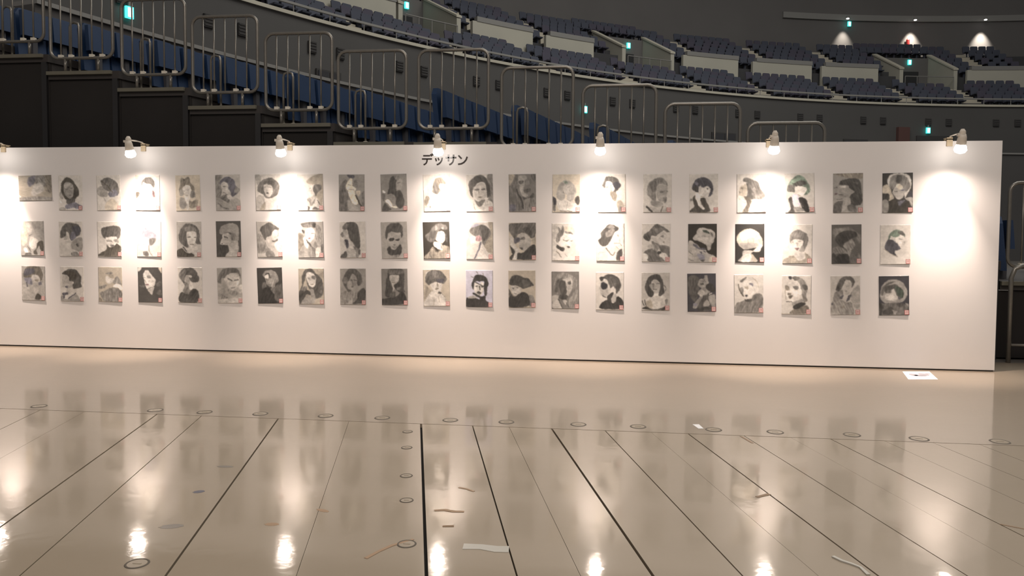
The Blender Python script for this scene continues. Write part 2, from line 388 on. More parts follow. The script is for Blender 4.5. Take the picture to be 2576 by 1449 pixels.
# drawings: row col | x z tilt | local paper white | ground | label | brush shapes in per cent of the sheet, white glints painted into the first two
ART = '''
1 1|-10.844 1.917 -0.020|190|138n|landscape drawing of a head with pale dark-streaked hair, the only sheet hung sideways|p95b 28,36 27,22 34,6 53,2 64,9 52,23 45,36 33,45;p118 53,2 75,2 81,18 82,41 68,54 58,36 52,36;p152 45,41 63,29 74,41 76,61 59,75 44,82 37,68;p112n 82,2 99,0 99,68 87,66 79,61 82,41;p125 0,89 51,84 100,89 99,99 1,99;p230 0,77 5,84 3,85
1 2|-10.389 1.860 -0.005|165|158|portrait drawing of a face ringed by thick black hair closing under the chin|p120 1,54 11,44 19,59 16,68 5,63;p60n 10,39 12,22 26,10 39,6 58,13 69,24 82,37 87,54 77,64 65,69 35,72 19,59 10,47;p125 22,27 37,20 54,22 63,30 64,48 60,60 47,67 32,60 23,49;p150 25,28 45,23 50,27 40,34 27,37;p75 35,69 66,67 65,79 44,84 33,79;p105b 25,89 39,82 71,78 86,84 101,89 99,98 76,97 63,93 42,96 32,97;p125 -2,96 12,91 25,93 27,99 0,100;l85 2 27,39 38,40;l85 2 50,38 59,37;l90 3 43,57 55,57;p230 4,72 10,77 7,78
1 3|-9.898 1.861 -0.028|185|178|portrait drawing of a turned-away head with dark bound hair and a bare shoulder|p140 1,39 21,31 40,44 47,54 39,62 17,61 2,53;p100 18,18 23,13 47,7 68,12 87,23 94,42 89,57 73,59 58,48 40,44 25,34;p110b 50,48 78,42 89,57 63,63 49,59;l80n 4 22,17 45,31 66,49;p160n 33,85 42,75 65,67 86,83 89,100 36,100;l150 3 25,63 38,77
1 4|-9.407 1.860 -0.004|240|236|portrait drawing of a short-haired figure with pale hands raised over the mouth|p215n 0,1 13,1 13,10 2,10;p225n 1,28 21,37 19,42 4,39;p245 27,30 32,21 63,28 70,45 79,69 82,89 60,89 44,72 20,59 19,44;p105 24,28 26,18 36,10 51,6 68,9 78,19 78,34 71,33 63,26 47,25 32,20 27,28;p90n 2,49 17,49 15,58 3,67;p120r 70,44 78,48 79,63 70,60;p170 53,59 66,64 77,63 71,74 62,69;p200n 34,73 42,73 41,87 34,84;l190n 2 30,38 35,48;l190n 2 22,49 35,53
1 5|-8.904 1.858 -0.021|165|150n|portrait drawing of a long-faced figure with two-horned piled hair and curled locks|p100n 19,26 23,9 32,8 39,11 50,5 59,10 62,20 74,30 77,44 68,46 63,39 56,29 42,28 29,35 27,42 14,46;p120 16,41 29,39 32,56 17,57;p165 29,36 42,28 58,30 63,42 58,58 44,66 34,53;p115 17,63 35,66 43,81 35,93 17,92;p105n 52,69 65,74 88,69 87,86 73,92 55,90;p105 64,46 75,44 80,61 60,62;p165 35,58 58,63 54,76 51,95 42,94 43,78;l120 2 30,44 38,44;l125 2 47,42 55,42;l125n 2 39,57 48,57
1 6|-8.410 1.863 -0.022|155|135|dim portrait drawing of a figure with a thick dark bob, chin on a wrapped shawl|p95 1,2 29,2 21,16 24,40 21,60 1,60;p78b 17,23 25,13 42,7 61,8 77,19 82,32 98,42 90,51 75,60 64,60 61,49 49,40 51,28 41,21 22,28;p105 82,35 98,42 86,52 74,49;p140 24,24 37,19 50,27 51,39 56,49 45,53 32,47 24,38;l85 3 31,32 39,33;l90 3 31,50 41,51;p112 1,64 21,69 44,79 66,69 93,69 98,98 1,98;p85 14,63 36,56 48,53 44,63 55,72 51,79 37,75 21,68;l85 5 9,79 29,92 52,96;p150 48,57 63,60 58,69 48,64
1 7|-7.923 1.868 -0.027|205|190|portrait drawing of a tilted face in a round mass of curly dark hair|p160 1,2 20,2 25,17 10,30 3,17;p100 7,45 16,26 32,16 56,10 79,16 95,29 94,45 83,60 61,66 43,67 27,55;p85 34,20 70,20 84,34 73,43 62,30 46,25 35,30;p168 35,30 48,28 66,33 69,48 61,59 48,63 38,55 35,43;l130 3 35,36 42,36;l120 3 51,36 62,36;p75 42,52 49,50 52,54 45,55;p165 3,63 29,58 35,71 26,100 1,100;p150n 29,81 38,79 36,98 16,98
1 8|-7.415 1.867 -0.020|220|200|brownish portrait drawing of a profile with swept-up hair, white jacket and tie|p150n 35,20 52,9 72,3 100,3 96,88 87,85 79,70 64,63 78,42 66,30 45,28;p105 66,30 91,30 93,42 77,53 70,60 61,45;p222 41,40 53,32 59,42 66,58 51,64 44,55 39,47;l150 2 47,39 52,39;p190 24,73 48,64 66,60 84,78 83,88 59,93 39,90;p140 36,70 48,65 56,79 70,63 64,78 52,88 44,78;p75 37,88 45,90 45,98 37,98;p95 59,93 69,91 83,96 83,98 59,98;l90 3 78,73 87,85;p215 24,68 37,66 31,83 38,90 35,99 23,80
1 9|-6.926 1.861 -0.003|170|118|dark portrait drawing of a figure in a black hat holding a thin dark stick|p85 12,23 28,15 34,28 25,39 35,49 44,69 31,71 37,98 1,98 1,44;p70b 32,2 50,1 61,4 59,10 43,10;p175n 32,23 45,11 53,13 53,27 66,36 64,44 41,46 28,36;p182n 37,46 60,45 64,56 74,74 72,81 56,81 46,69 39,56;p110 59,15 75,16 73,32 64,36 55,26;p150n 67,46 84,45 80,59 69,54;p100 89,54 100,47 99,86 89,84;l140 4 39,41 59,42;l105 2 37,28 46,30;l105 2 53,30 60,32;p130 35,71 49,78 64,84 80,99 40,99;l60n 5 66,57 76,73 89,89
1 10|-6.432 1.864 -0.032|180|120|dark portrait drawing of a profile with long black hair, pale hand clasped low|p66 24,53 32,35 34,17 46,7 58,7 61,17 57,34 60,45 74,45 81,53 88,73 83,89 69,94 55,81 57,63 40,53;p112 51,7 69,6 78,11 65,17;p132 61,24 72,13 83,17 82,32 76,41 64,43 61,34;l95 3 65,25 75,24;p220 8,43 17,47 15,50 8,48;p122 23,63 40,54 52,66 55,80 38,86 19,73;p215n 16,73 27,68 37,75 42,89 30,83;p190n 40,86 55,87 63,91 51,92;p75 12,78 29,89 38,97 4,99;p90 4,53 16,55 12,73 5,68
1 11|-5.940 1.861 -0.031|235|218|washed-out portrait drawing of a profile with shoulder-length bob and buttoned pale coat|p228 21,55 42,51 69,52 83,62 96,80 96,99 3,99 5,88;p135n 35,47 38,27 46,13 60,9 72,10 82,20 84,28 66,25 59,34 65,47 51,51;p120 42,23 49,24 57,47 51,55 37,47;p240 61,33 68,28 78,30 80,38 74,43 66,42;l130n 2 64,28 68,29;l140n 2 79,28 80,37;p150n 2,70 12,58 20,62 18,77 7,85;p130 35,77 40,77 39,81 35,81;p90n 22,86 26,86 25,91 22,91;l140n 2 19,60 22,67;l150n 2 3,88 21,85
1 12|-5.453 1.860 -0.021|225|212|portrait drawing of a frontal face with shaggy layered hair and white open collar|p130 82,1 99,1 99,77 79,72 90,54 91,33 79,12;p95 9,28 16,17 34,6 50,2 66,5 80,15 91,33 90,57 79,62 78,42 73,26 61,21 41,24 34,35 25,43 26,62 16,52 12,38;p88 47,7 73,12 85,29 88,52 79,57 76,33 64,21 48,19;p190 28,36 46,26 68,24 76,38 74,59 61,71 44,70 33,59;p110 30,40 48,39 48,43 34,44;p110 56,40 71,39 69,43 58,43;l110n 2 48,45 47,54;p120n 44,61 53,59 60,61 51,64;p215 11,85 29,77 48,90 74,68 99,78 98,87 80,99 11,99;p118 33,68 45,73 67,67 68,73 54,87 41,83;l130 2 27,78 34,95;l140 2 79,72 81,82
1 13|-4.971 1.860 -0.017|180|105|dark grey portrait drawing of a face tilted back between long pale strands|p140n 0,1 22,2 16,18 0,31;p88 82,2 99,1 100,24 88,15;p95 10,32 25,2 39,2 35,18 32,35 30,48 41,63 51,76 54,94 1,98 2,34;p128 37,5 59,2 67,15 59,26 55,35 40,30 35,18;p95 61,15 82,14 84,28 70,31 61,24;p75 37,18 54,18 52,24 42,27;p142 42,31 55,34 55,47 70,55 64,60 49,57 42,44;p80 57,41 78,39 76,47 61,49;p72 49,60 70,63 89,51 93,60 81,69 58,69;p110 51,70 97,65 98,97 58,97;l60 6 30,41 36,55 47,70 52,90;p85b 3,81 24,81 22,97 3,97
1 14|-4.484 1.857 -0.010|195|178n|pale portrait drawing of a figure with rounded fair hair and dark sleeve ends|p185 15,69 51,68 82,74 82,98 27,98;p150 15,49 22,29 38,18 56,16 74,25 85,41 83,56 73,69 58,71 51,62 58,43 53,30 42,30 40,43 45,62 31,69 17,62;p120g 42,19 53,19 55,23 46,25;p170 40,30 56,29 60,43 55,54 45,52 40,43;l110 2 38,47 42,51;l140 2 53,34 59,34;p62b 1,60 9,62 14,68 11,81 2,82;p70 83,62 96,58 98,72 91,81 82,72;p110 2,82 11,81 9,96 2,96;l150 2 18,72 27,94;l150 2 55,74 49,93;l90n 3 27,97 71,98
1 15|-3.988 1.857 -0.018|230|220|light portrait drawing of a frontal face with curly updo, half in shadow|p228 14,67 26,54 46,52 58,69 75,74 75,98 13,98;p92 16,29 25,12 32,6 50,6 69,11 79,24 83,30 74,41 65,46 63,59 53,49 60,37 53,27 46,20 30,21 27,34 23,36;p75b 55,23 76,21 81,32 67,40 56,30;p225 27,36 30,21 48,20 55,30 56,38 49,47 35,51 28,45;p120 28,32 39,30 37,35 30,35;l130n 4 48,28 48,43;p140n 44,45 63,47 67,64 58,71 47,59;p165n 70,72 84,69 95,81 93,87 74,98 67,80;l170n 2 25,56 14,72 15,90;l165n 2 33,67 37,81;p120 75,87 88,87 84,99 74,98;l190n 2 98,2 98,85
1 16|-3.496 1.858 -0.005|170|156|portrait drawing of a cropped frizzy head in grey, thin black strap on shoulder|p140 12,85 45,87 71,81 86,88 79,99 34,99;p105 14,49 17,29 28,18 48,11 70,11 84,23 85,32 70,27 54,30 45,47 43,69 30,66 17,55;p85 30,19 48,21 48,36 37,47 23,33;p128 48,33 70,27 85,33 85,49 78,69 62,73 49,60;p98 58,45 74,44 70,48 59,48;p92 81,44 87,44 85,47;p100 71,62 83,60 82,71 75,76;p118 29,69 43,70 64,74 71,80 49,87 30,81;l58 6 12,85 31,98;l90n 5 69,85 64,98;l110n 4 84,88 81,98
1 17|-3.002 1.858 -0.021|170|156|portrait drawing of a blue-black bob over a low-cut black dress|p62b 8,37 16,22 30,11 48,9 69,15 80,27 83,41 78,54 67,59 69,49 73,40 64,31 48,36 37,30 32,37 31,47 21,45;p100b 19,20 32,22 28,29 19,27;p58 10,34 28,33 31,47 12,40;p165 32,33 42,36 64,33 73,43 67,54 62,59 44,59 35,49;p65 61,37 67,37 65,41;l110n 2 40,58 51,59;p58n 0,98 7,91 17,83 10,66 17,54 22,63 31,80 44,91 51,92 40,74 38,63 53,63 60,74 69,98;p175 21,49 35,52 38,63 37,77 53,90 44,91 31,80 22,63;p105 1,65 8,63 8,70 1,69
1 18|-2.503 1.859 -0.024|225|212|portrait drawing of a left-facing profile with full brown hair flicked up at the nape|p235 3,58 23,58 33,72 28,88 2,98;p180n 48,69 70,68 90,86 99,88 97,99 37,99 48,83;p108 23,19 25,11 38,11 57,16 73,23 82,40 96,51 95,62 82,68 59,65 46,66 33,59 37,44 32,32 36,26 30,21;p140 57,34 68,40 64,50 53,45;p130 50,51 73,50 86,58 66,63;p82 32,25 39,28 37,44 34,43;p190n 7,50 11,34 21,29 30,26 36,37 34,52 24,57 10,55;p150n 12,36 23,33 21,39;p120n 7,44 10,47 8,50;p115n 24,58 37,59 50,69 46,80 37,99 20,99 31,81 33,72;p200 50,80 71,83 60,98 40,98
1 19|-2.006 1.863 -0.033|205|190|portrait drawing of a green-tinted bob above a dark open waistcoat|p120g 8,44 14,26 29,12 45,5 65,10 79,25 86,46 75,54 66,56 72,47 74,38 63,32 43,35 34,32 33,47 22,46;p150g 23,19 41,12 57,14 50,19 30,24;p90 30,25 63,19 75,28 59,32 44,38 34,32;p105 9,43 16,28 32,32 32,47;p215 35,36 59,33 75,42 66,53 61,58 44,54 37,46;l110g 3 61,33 70,35;l150n 2 44,54 50,56;p215b 24,57 41,53 48,64 51,81 40,86 29,78;p75 13,67 22,60 27,78 34,99 10,99 20,89;p52 46,63 72,67 82,98 66,98 55,82;p135 31,86 57,88 64,97 34,98;l120 2 51,74 62,86
1 20|-1.513 1.861 -0.022|165|118|murky dark portrait drawing of a lowered face under flower-like dark waves with a red dot|p105n 1,1 98,0 98,13 71,14;p58 20,27 30,17 50,14 75,13 89,20 95,40 97,74 81,82 61,81 59,66 54,58 72,47 54,36 52,31 27,29;p75 68,22 84,24 81,29;p120 18,33 52,32 54,47 57,58 47,63 30,61 14,52;p150 21,32 43,32 39,37;p128 30,41 52,41 52,51 36,55;p60r 7,50 13,50 13,53 8,54;p72 2,99 2,80 14,71 36,70 36,85 27,99;p128 36,63 54,65 59,80 47,88 32,99 29,97;p85 49,81 72,81 79,99 52,95;l78 3 14,65 32,65;l80 3 21,55 34,55;l90 3 4,37 14,35
1 21|-1.014 1.863 -0.025|170|52|portrait drawing on black of a face in a pale halo of hair|p170 16,20 25,5 43,1 68,1 89,9 96,27 91,42 82,53 73,64 72,51 64,34 25,36;p150n 0,35 14,28 25,38 32,51 38,64 22,69 22,53 0,50;p150 38,38 55,27 70,38 72,54 61,66 47,65 34,51;p105 23,24 30,8 50,4 75,8 87,20 91,36 77,47 68,38 57,27 43,34 32,42 23,35;p70 48,8 66,8 59,24 46,23;p185n 45,32 55,27 66,36 55,42;l100 4 39,46 48,46;l100b 4 61,44 70,43;p55b 84,58 95,45 98,61;p48 0,53 16,51 22,66 1,66;p48n 17,99 24,74 40,66 56,80 57,87 86,72 91,88 86,99;p115 0,69 20,70 17,99 0,99;p140 75,64 98,62 96,85 89,74;p95b 52,72 73,69 57,82
2 1|-10.898 1.314 -0.010|190|142|blotchy brown portrait drawing of a pale half-length figure with dark fur at the lower edge|p165n 4,3 20,4 29,26 31,51 21,66 3,66;p130 52,3 99,1 98,51 80,49 66,36 55,19;p172 24,8 41,7 50,19 47,32 38,36 27,26;p180 45,45 65,50 76,60 68,73 49,81 36,71 37,58;p75n 72,63 95,58 97,86 86,86 79,73 67,84 72,96 57,96 56,86 67,78;p85 20,93 41,91 46,98 18,99;p195 11,78 23,77 31,89 18,90;l90 3 27,72 36,80 43,89;l95 3 37,43 49,39
2 2|-10.396 1.311 -0.009|190|170|portrait drawing of a bowed head with dark heavy hair beside a dark-eyed shoulder tattoo|p165 16,46 33,38 42,36 44,51 53,59 45,68 28,65 21,54;p80 5,47 6,31 15,16 36,4 64,6 85,11 93,24 89,37 72,43 67,34 55,51 46,49 44,36 33,29 29,40 12,47;p75b 56,15 86,14 91,28 76,40 61,31;p100b 54,31 67,31 72,46 53,55 48,46;l110 2 20,51 34,51;p130 58,56 83,46 99,50 97,82 73,85 50,74;p80 71,65 80,64 83,72 76,72;p115 51,90 73,87 84,95 80,100 55,99
2 3|-9.899 1.312 -0.015|205|195|portrait drawing of a bearded figure in a tall furry hat and dark coat|p205 35,47 60,43 80,45 81,58 75,67 58,74 42,66 37,56;p90 15,26 22,18 55,13 78,13 97,18 95,40 83,51 78,43 60,43 37,45 32,49 21,43;p135 37,53 54,52 59,57 40,58;p130 67,52 85,51 87,61 72,57;p75n 1,98 9,90 34,81 38,65 49,74 71,69 79,63 97,74 97,87 85,97 79,100;p110 53,66 68,67 71,71 55,72
2 4|-9.399 1.314 0.001|240|218|pale pinkish portrait drawing of a left-facing profile with a topknot and stretched neck|p238 24,48 33,43 52,50 50,63 46,73 38,84 16,78 14,65;p162b 19,17 25,13 36,13 43,21 60,26 78,35 80,49 70,63 55,68 48,70 51,60 53,50 41,45 26,43 22,34;p115 52,48 78,48 75,58 57,68 51,63;l180 2 26,65 33,65;p115 25,86 42,84 47,97 30,97;l150 4 49,70 51,86 63,97;l240 4 57,76 65,88 73,97;p190 41,12 52,15 52,21 43,20
2 5|-8.900 1.318 0.000|190|160|portrait drawing of a glamorous face in wavy shoulder-length hair, black off-shoulder dress|p170 34,73 47,73 79,70 89,83 80,98 67,91 47,88 34,79;p90 9,48 12,30 25,15 39,6 54,6 72,9 87,19 94,36 94,52 97,63 81,63 77,55 83,43 79,30 61,28 44,30 41,45 46,63 47,73 27,68 15,60;p118 36,16 59,13 78,20 76,28 54,29 35,26;p185 44,31 68,28 81,34 79,53 73,65 60,73 47,64 42,46;l105 4 46,44 57,44;l110 4 72,45 79,46;l110n 3 56,65 69,65;p65n 1,82 22,76 34,85 47,90 62,89 69,99 1,99;l85 5 27,73 40,84
2 6|-8.409 1.324 -0.019|180|70|portrait drawing on black of a left-facing three-quarter head with pale short bouffant hair|p150 46,63 66,53 86,56 89,81 79,101 33,101 50,83;p160 27,36 47,32 59,41 61,52 53,63 34,69 16,66 19,53 24,47;p128 14,34 20,17 41,8 72,7 91,17 92,43 86,56 70,53 59,43 61,33 42,31 27,36;p112 61,34 78,36 73,54 59,48;l85 5 34,44 46,47;p62 2,69 45,68 41,81 33,101 1,99;l80 3 22,62 25,63
2 7|-7.911 1.326 -0.036|215|175|portrait drawing of a right-facing lowered profile with a rounded dark updo|p205 66,0 100,0 99,83 83,83 69,70 78,51 90,25;p140 4,34 29,51 40,70 54,81 36,86 2,86;p165 36,55 46,43 58,44 61,60 69,73 69,83 51,76;p82 14,22 26,12 46,4 62,7 83,18 91,21 85,26 68,26 55,41 40,44 34,52 27,48 17,31;p190 61,37 72,26 81,28 84,38 76,50 63,48;p95 60,54 70,55 83,48 83,55 63,59;p110 34,86 58,83 69,98 37,100;l120n 2 87,20 86,42
2 8|-7.415 1.324 -0.021|215|160|portrait drawing of a face with flowers in the hair and fingers laid on the cheek|p195 1,1 16,1 17,24 4,32;p115n 2,34 18,34 23,46 21,69 2,82;p145 68,30 95,33 93,69 71,74 61,64 69,48;p225 31,24 48,17 64,23 67,35 58,50 48,56 36,50 31,38;p95 12,6 28,3 50,1 70,3 72,16 59,17 33,16 19,15;p120 21,10 50,6 57,15 33,15;p62 15,23 24,24 27,30 22,33;p65 59,6 70,6 70,15 59,16;p130 70,11 85,11 92,23 84,33 70,28;l130 3 33,32 40,32;l120 4 53,33 64,33;p125r 39,46 47,45 49,48 42,49;p150 4,82 19,66 31,74 29,99 5,99;p135 41,71 68,74 68,99 40,99;p205 21,48 29,43 37,59 40,74 28,69;p75 32,50 45,59 52,69 44,66;p212 69,75 88,71 87,87 79,97 70,97;p95 90,69 98,64 98,84 91,84
2 9|-6.916 1.327 -0.023|175|158|portrait drawing of a left-facing figure with long dark wavy hair and a black choker|p132 25,79 36,67 52,71 64,88 63,99 26,99;p150 31,52 42,52 63,71 48,74 36,66;p140 13,25 23,21 32,33 37,47 29,51 17,48 12,38;p68 13,15 24,5 38,1 60,3 72,15 76,34 79,56 75,74 64,74 52,61 38,48 34,34 29,21 14,21;p90 3,35 11,29 14,39 10,43;p95 15,10 35,7 29,21 13,21;p60b 17,51 31,51 34,67 27,74 20,66;p70 0,95 23,81 25,99 1,99;p100 52,68 71,74 78,81 71,99 63,98 62,84;l165 2 2,43 15,49 22,71 12,86;p75 71,79 78,79 78,90 71,89
2 10|-6.427 1.326 -0.036|185|140|portrait drawing of a frontal head in dark sunglasses with spiky quiff and black polo neck|p150 22,47 39,29 70,30 78,43 70,58 64,69 49,76 35,70 27,56;p75 15,35 20,17 35,5 53,3 71,5 83,17 82,38 76,45 73,30 59,30 39,27 26,34 20,48;p62 29,46 46,44 50,48 43,52 32,52;p62 54,48 69,47 67,52 56,52;p95 47,61 52,61 52,65 47,64;p112 39,67 55,67 63,69 50,74;p62 20,74 32,66 37,74 51,76 68,63 74,62 77,75 71,89 48,94 27,89;p120 26,93 67,90 56,98 30,98
2 11|-5.941 1.328 -0.034|230|58n|portrait drawing on black of a bright face with curly ringlets and a collared shirt|p105 8,36 23,28 35,16 52,6 69,5 89,11 89,23 68,20 55,31 50,41 41,53 22,53 11,44;p140 44,14 54,10 55,20 46,24;p88 30,29 51,24 45,42 32,45;p135 66,16 78,16 76,21;p232 55,29 72,25 82,33 82,48 72,59 55,53 48,48 50,40;p150 58,31 68,31 66,34 60,34;l150 2 77,34 81,35;p140 69,46 78,48 76,51 69,49;p150n 3,99 21,80 36,68 50,81 69,75 75,64 92,67 99,74 99,100;p225 40,54 54,54 70,61 73,75 60,75 40,66;l100n 3 36,71 52,83 60,76;l95 2 22,87 31,98;p130 66,59 73,74 66,71;p80 84,31 93,42 89,55 84,48
2 12|-5.450 1.327 -0.015|230|205|portrait drawing of a head seen from behind, tousled crop with a thin trailing tail|p160n 83,1 100,0 100,85 85,83 67,67 73,52 91,32;p205 67,66 85,88 72,97 39,97 47,80 56,62;p222 15,41 28,36 38,44 49,50 40,58 18,58;p112 13,22 24,13 46,9 64,7 84,17 93,32 82,46 73,54 69,62 62,59 58,45 49,35 35,39 28,36 17,30;p90 50,11 72,11 86,27 78,45 64,50 60,36;p165b 17,13 37,4 50,7 28,14;p150r 37,39 49,36 58,45 53,50 36,49;l118b 6 56,54 47,74 32,97
2 13|-4.967 1.323 -0.014|195|165n|portrait drawing of a spiky-haired head resting on a raised hand, black top|p88 1,22 3,4 33,1 70,0 99,1 99,33 85,42 77,37 62,29 49,27 34,33 23,45 13,35;p70 51,16 66,12 85,23 81,35 64,26;p148 36,34 51,27 66,31 81,45 81,58 70,69 58,75 43,70 36,55;p90 40,45 57,38 60,45 49,47;p80b 19,42 38,39 42,49 34,53 21,55;p72 39,67 51,67 49,73;p58 31,98 32,82 54,79 81,61 98,61 99,88 85,98;p175 2,37 15,39 19,55 37,71 39,79 32,82 28,99 16,99 20,79 5,61;p60 4,61 15,69 22,79 13,84;p60 1,95 16,82 18,87 12,99;p150n 85,46 98,39 99,55 89,57
2 14|-4.485 1.319 -0.012|205|196|light portrait drawing of a pale mohawk head with a thick black choker|p185 2,2 19,2 17,80 2,95;p206 30,40 44,28 73,28 76,44 67,61 56,68 37,61 28,52;p118 16,49 17,31 24,24 21,10 28,13 33,18 39,6 44,20 40,31 30,38 26,49;p110 46,23 57,20 73,26 74,30 55,27;p190n 46,10 73,11 83,22 73,24 48,20;l110n 2 40,44 51,47 62,44;p110n 48,45 58,45 55,49;p115 67,47 76,44 73,49;p75n 53,63 62,61 64,64 58,66;p62 18,57 28,61 45,66 41,74 26,70 16,65;l120n 3 15,74 33,89;l150 2 47,81 55,89;l120n 2 0,99 98,99
2 15|-3.995 1.320 -0.015|235|225|light portrait drawing of a right-facing profile with rolled chignon, necklace and dark sleeve|p228 54,39 68,25 81,26 86,39 84,51 63,51;p75 6,43 16,36 15,25 27,15 42,4 63,4 79,12 77,19 66,24 56,36 50,47 36,58 21,60 9,52;p135 33,25 54,15 65,19 54,32 38,36;p130 36,11 54,4 66,10 56,15;p160 72,30 79,30 78,36;l170 2 82,41 84,49;l130n 2 63,52 84,52;p222 61,65 70,58 90,55 90,68 74,78;l120n 2 86,54 90,59;l140n 2 70,60 79,68;l120n 4 34,65 43,73 57,84 66,76;p80 72,97 72,81 81,71 92,68 92,84 86,97;l205r 2 36,75 10,78 5,95;l110n 2 0,99 99,99;l130n 2 98,0 99,84
2 16|-3.503 1.320 -0.006|185|168|portrait drawing of a triangular flicked dark bob, head turned over a draped dark shoulder|p160 35,36 50,32 77,20 84,25 88,36 80,47 76,57 65,57 52,50 39,43;p82 5,32 26,18 47,3 62,3 97,20 88,22 77,18 64,24 50,32 35,32 29,44 22,46 9,39;p70 7,33 26,32 29,44 13,42;p102 49,13 75,11 71,20 49,25;p105 64,32 77,31 74,36;p100n 76,47 81,46 80,51;p112 35,46 52,51 67,58 58,69 54,77 43,69;p145 20,57 35,53 43,66 24,65;p88 7,76 29,66 44,69 62,80 77,94 79,99 26,99 16,80;p85 61,59 83,57 97,62 99,88 84,80 69,73;p58 56,75 69,72 69,80 60,81;p185 1,81 16,80 22,91 3,98;p178 63,81 80,77 92,87 69,88
2 17|-3.007 1.320 -0.014|200|48n|portrait drawing on black of a pale figure with a leaf in choppy light hair|p165 16,38 29,26 31,18 39,11 61,11 84,17 95,29 90,45 82,54 78,68 69,68 63,56 48,49 33,44;p172 29,33 52,29 82,31 82,44 71,52 50,49 33,42;p62g 50,17 65,17 75,25 71,26 56,22;p100 78,22 86,27 84,34;l125 2 50,31 63,31;p125n 43,44 50,45 48,47;p165 0,49 15,45 33,56 47,64 62,68 69,76 99,87 99,100 1,100;p90b 18,52 28,53 37,61 60,63 58,68 37,65 20,58;p80b 41,73 48,72 48,79;p85b 52,71 62,72 60,75;p140b 32,79 54,80 56,94 43,95;l120 3 2,73 15,80;l115 3 2,91 17,96;p90 45,95 58,93 56,98 45,98;p190n 75,87 99,87 99,99 77,99
2 18|-2.509 1.323 -0.017|235|55|portrait drawing on black of a right-facing profile with a smooth platinum bowl cut|p190 29,68 61,70 55,79 76,97 13,97 24,83;p225 68,65 85,55 94,55 89,64 81,73 61,72;p212n 4,39 9,28 25,17 46,13 66,16 83,27 93,40 94,54 83,57 72,61 55,62 29,65 11,53;p160 14,51 44,49 74,50 80,57 55,62 29,65;l150 2 44,40 44,50;l150 2 61,39 63,50;l160 2 80,40 87,51;p232 18,27 46,17 55,32 22,43;p228 33,79 52,79 52,97 18,97;p170n 54,79 61,80 74,97 61,97
2 19|-2.016 1.319 -0.009|220|205|light portrait drawing of a frontal face with a short bowl fringe and sloping shoulders|p150n 2,94 13,86 38,79 49,90 62,92 78,86 76,72 96,84 96,99 4,99;p115 22,37 26,25 39,17 53,14 67,17 82,26 88,41 82,54 74,68 67,70 66,55 70,43 57,39 41,39 36,47 27,47;p130 30,22 60,21 64,32 34,33;p212 28,43 41,39 61,40 68,47 65,59 56,68 43,65 34,54;p150 31,43 37,43 36,47;p155 52,43 62,42 61,46;p165 45,48 52,48 50,58;p105r 40,61 48,60 56,61 50,66;p150 64,55 74,59 70,72 54,73;p195 41,76 50,69 74,72 74,84 62,91 47,87;p175n 34,86 47,87 42,98 29,98;l120n 2 38,79 36,87
2 20|-1.514 1.321 -0.023|195|82|murky dark portrait drawing of a right-facing lowered profile with a dark swept crop|p105 4,12 37,11 15,29 6,36;p105 15,22 28,11 59,8 95,26 95,48 83,36 84,21 59,15;p58 13,37 19,26 35,18 59,16 83,21 83,32 66,36 55,40 41,49 43,58 32,56 15,44;p125 41,51 57,42 70,37 77,45 77,56 59,67 44,59;p72 72,38 79,37 77,45;p105 2,63 22,55 50,67 52,75 19,74 3,81;p120 54,64 66,67 63,78 59,97 55,86;p50 15,97 19,79 37,75 57,77 59,99;p95 64,78 97,73 97,97 63,97;p62 3,73 15,78 15,99 2,99
2 21|-1.020 1.321 -0.021|195|178|pale portrait drawing of a small head emerging from a big dark upturned collar|p195 38,31 48,33 69,24 79,32 79,44 69,55 57,48 41,40;p110g 24,37 31,22 45,14 62,14 77,21 81,31 69,24 57,31 45,32 36,28 31,36;p85 57,18 74,17 79,27 64,24;l120 3 62,36 71,37;p165 71,44 81,43 79,52;p72b 21,40 33,37 48,43 66,58 64,62 50,65 48,71 55,80 38,74 16,62;l140n 2 12,62 36,74 57,80
3 1|-10.897 0.772 0.003|205|145|portrait drawing of a head in a dark headscarf with earrings, dark patch on chest|p150 88,9 101,9 99,85 84,82 75,59 87,47;p155 2,44 23,59 49,54 71,57 71,75 58,82 48,98 1,99;p155 42,27 78,26 81,39 75,47 60,49 43,50 40,36;p90n 7,27 15,9 28,2 52,0 77,2 88,13 91,27 83,44 76,31 59,24 46,26 40,34 18,35;p80b 17,9 52,7 54,18 31,27 10,26;p120n 57,40 72,39 72,44 59,45;p125b 12,36 40,36 45,54 32,53 17,47;l80b 4 21,49 24,59;p95b 72,49 85,45 85,54 75,56;p65n 57,90 69,79 82,88 81,96 59,98
3 2|-10.391 0.769 -0.002|210|195|portrait drawing of a left-facing profile with dark tousled hair and blue-violet scarf marks|p145 38,92 65,79 84,93 95,99 0,99 3,83 10,85 14,93;p170 11,26 30,25 37,40 51,44 53,57 40,62 50,72 37,79 24,77 26,63 10,57 7,44;p85 8,20 16,14 43,7 67,9 81,20 90,32 88,47 90,58 69,63 55,63 51,53 57,44 40,41 35,30 28,25 13,23;p75n 14,18 43,12 65,17 70,32 52,40 37,31 30,23;p90b 19,57 31,56 31,61 21,61;p85b 7,77 28,74 31,80 14,83;l85b 4 65,77 46,85 33,92;p85b 11,83 16,83 16,92 10,92
3 3|-9.899 0.771 -0.001|210|170n|brown-washed portrait drawing of a reclining figure under a pale curved collar|p130 31,18 46,14 60,16 57,20 40,21;p195 29,30 38,26 51,32 62,31 65,39 47,49 34,44;p150n 44,22 62,22 64,31 53,32;p140 60,43 78,26 95,44 96,52 69,49;p130 2,57 21,52 34,52 24,61 4,62;p125 4,76 22,70 43,62 67,58 83,62 98,71 98,84 84,99 27,99 14,89;p105 81,61 98,71 96,84 85,84;p218 61,56 73,48 91,50 98,58 98,66 81,59;p125n 0,90 9,90 15,98 1,99
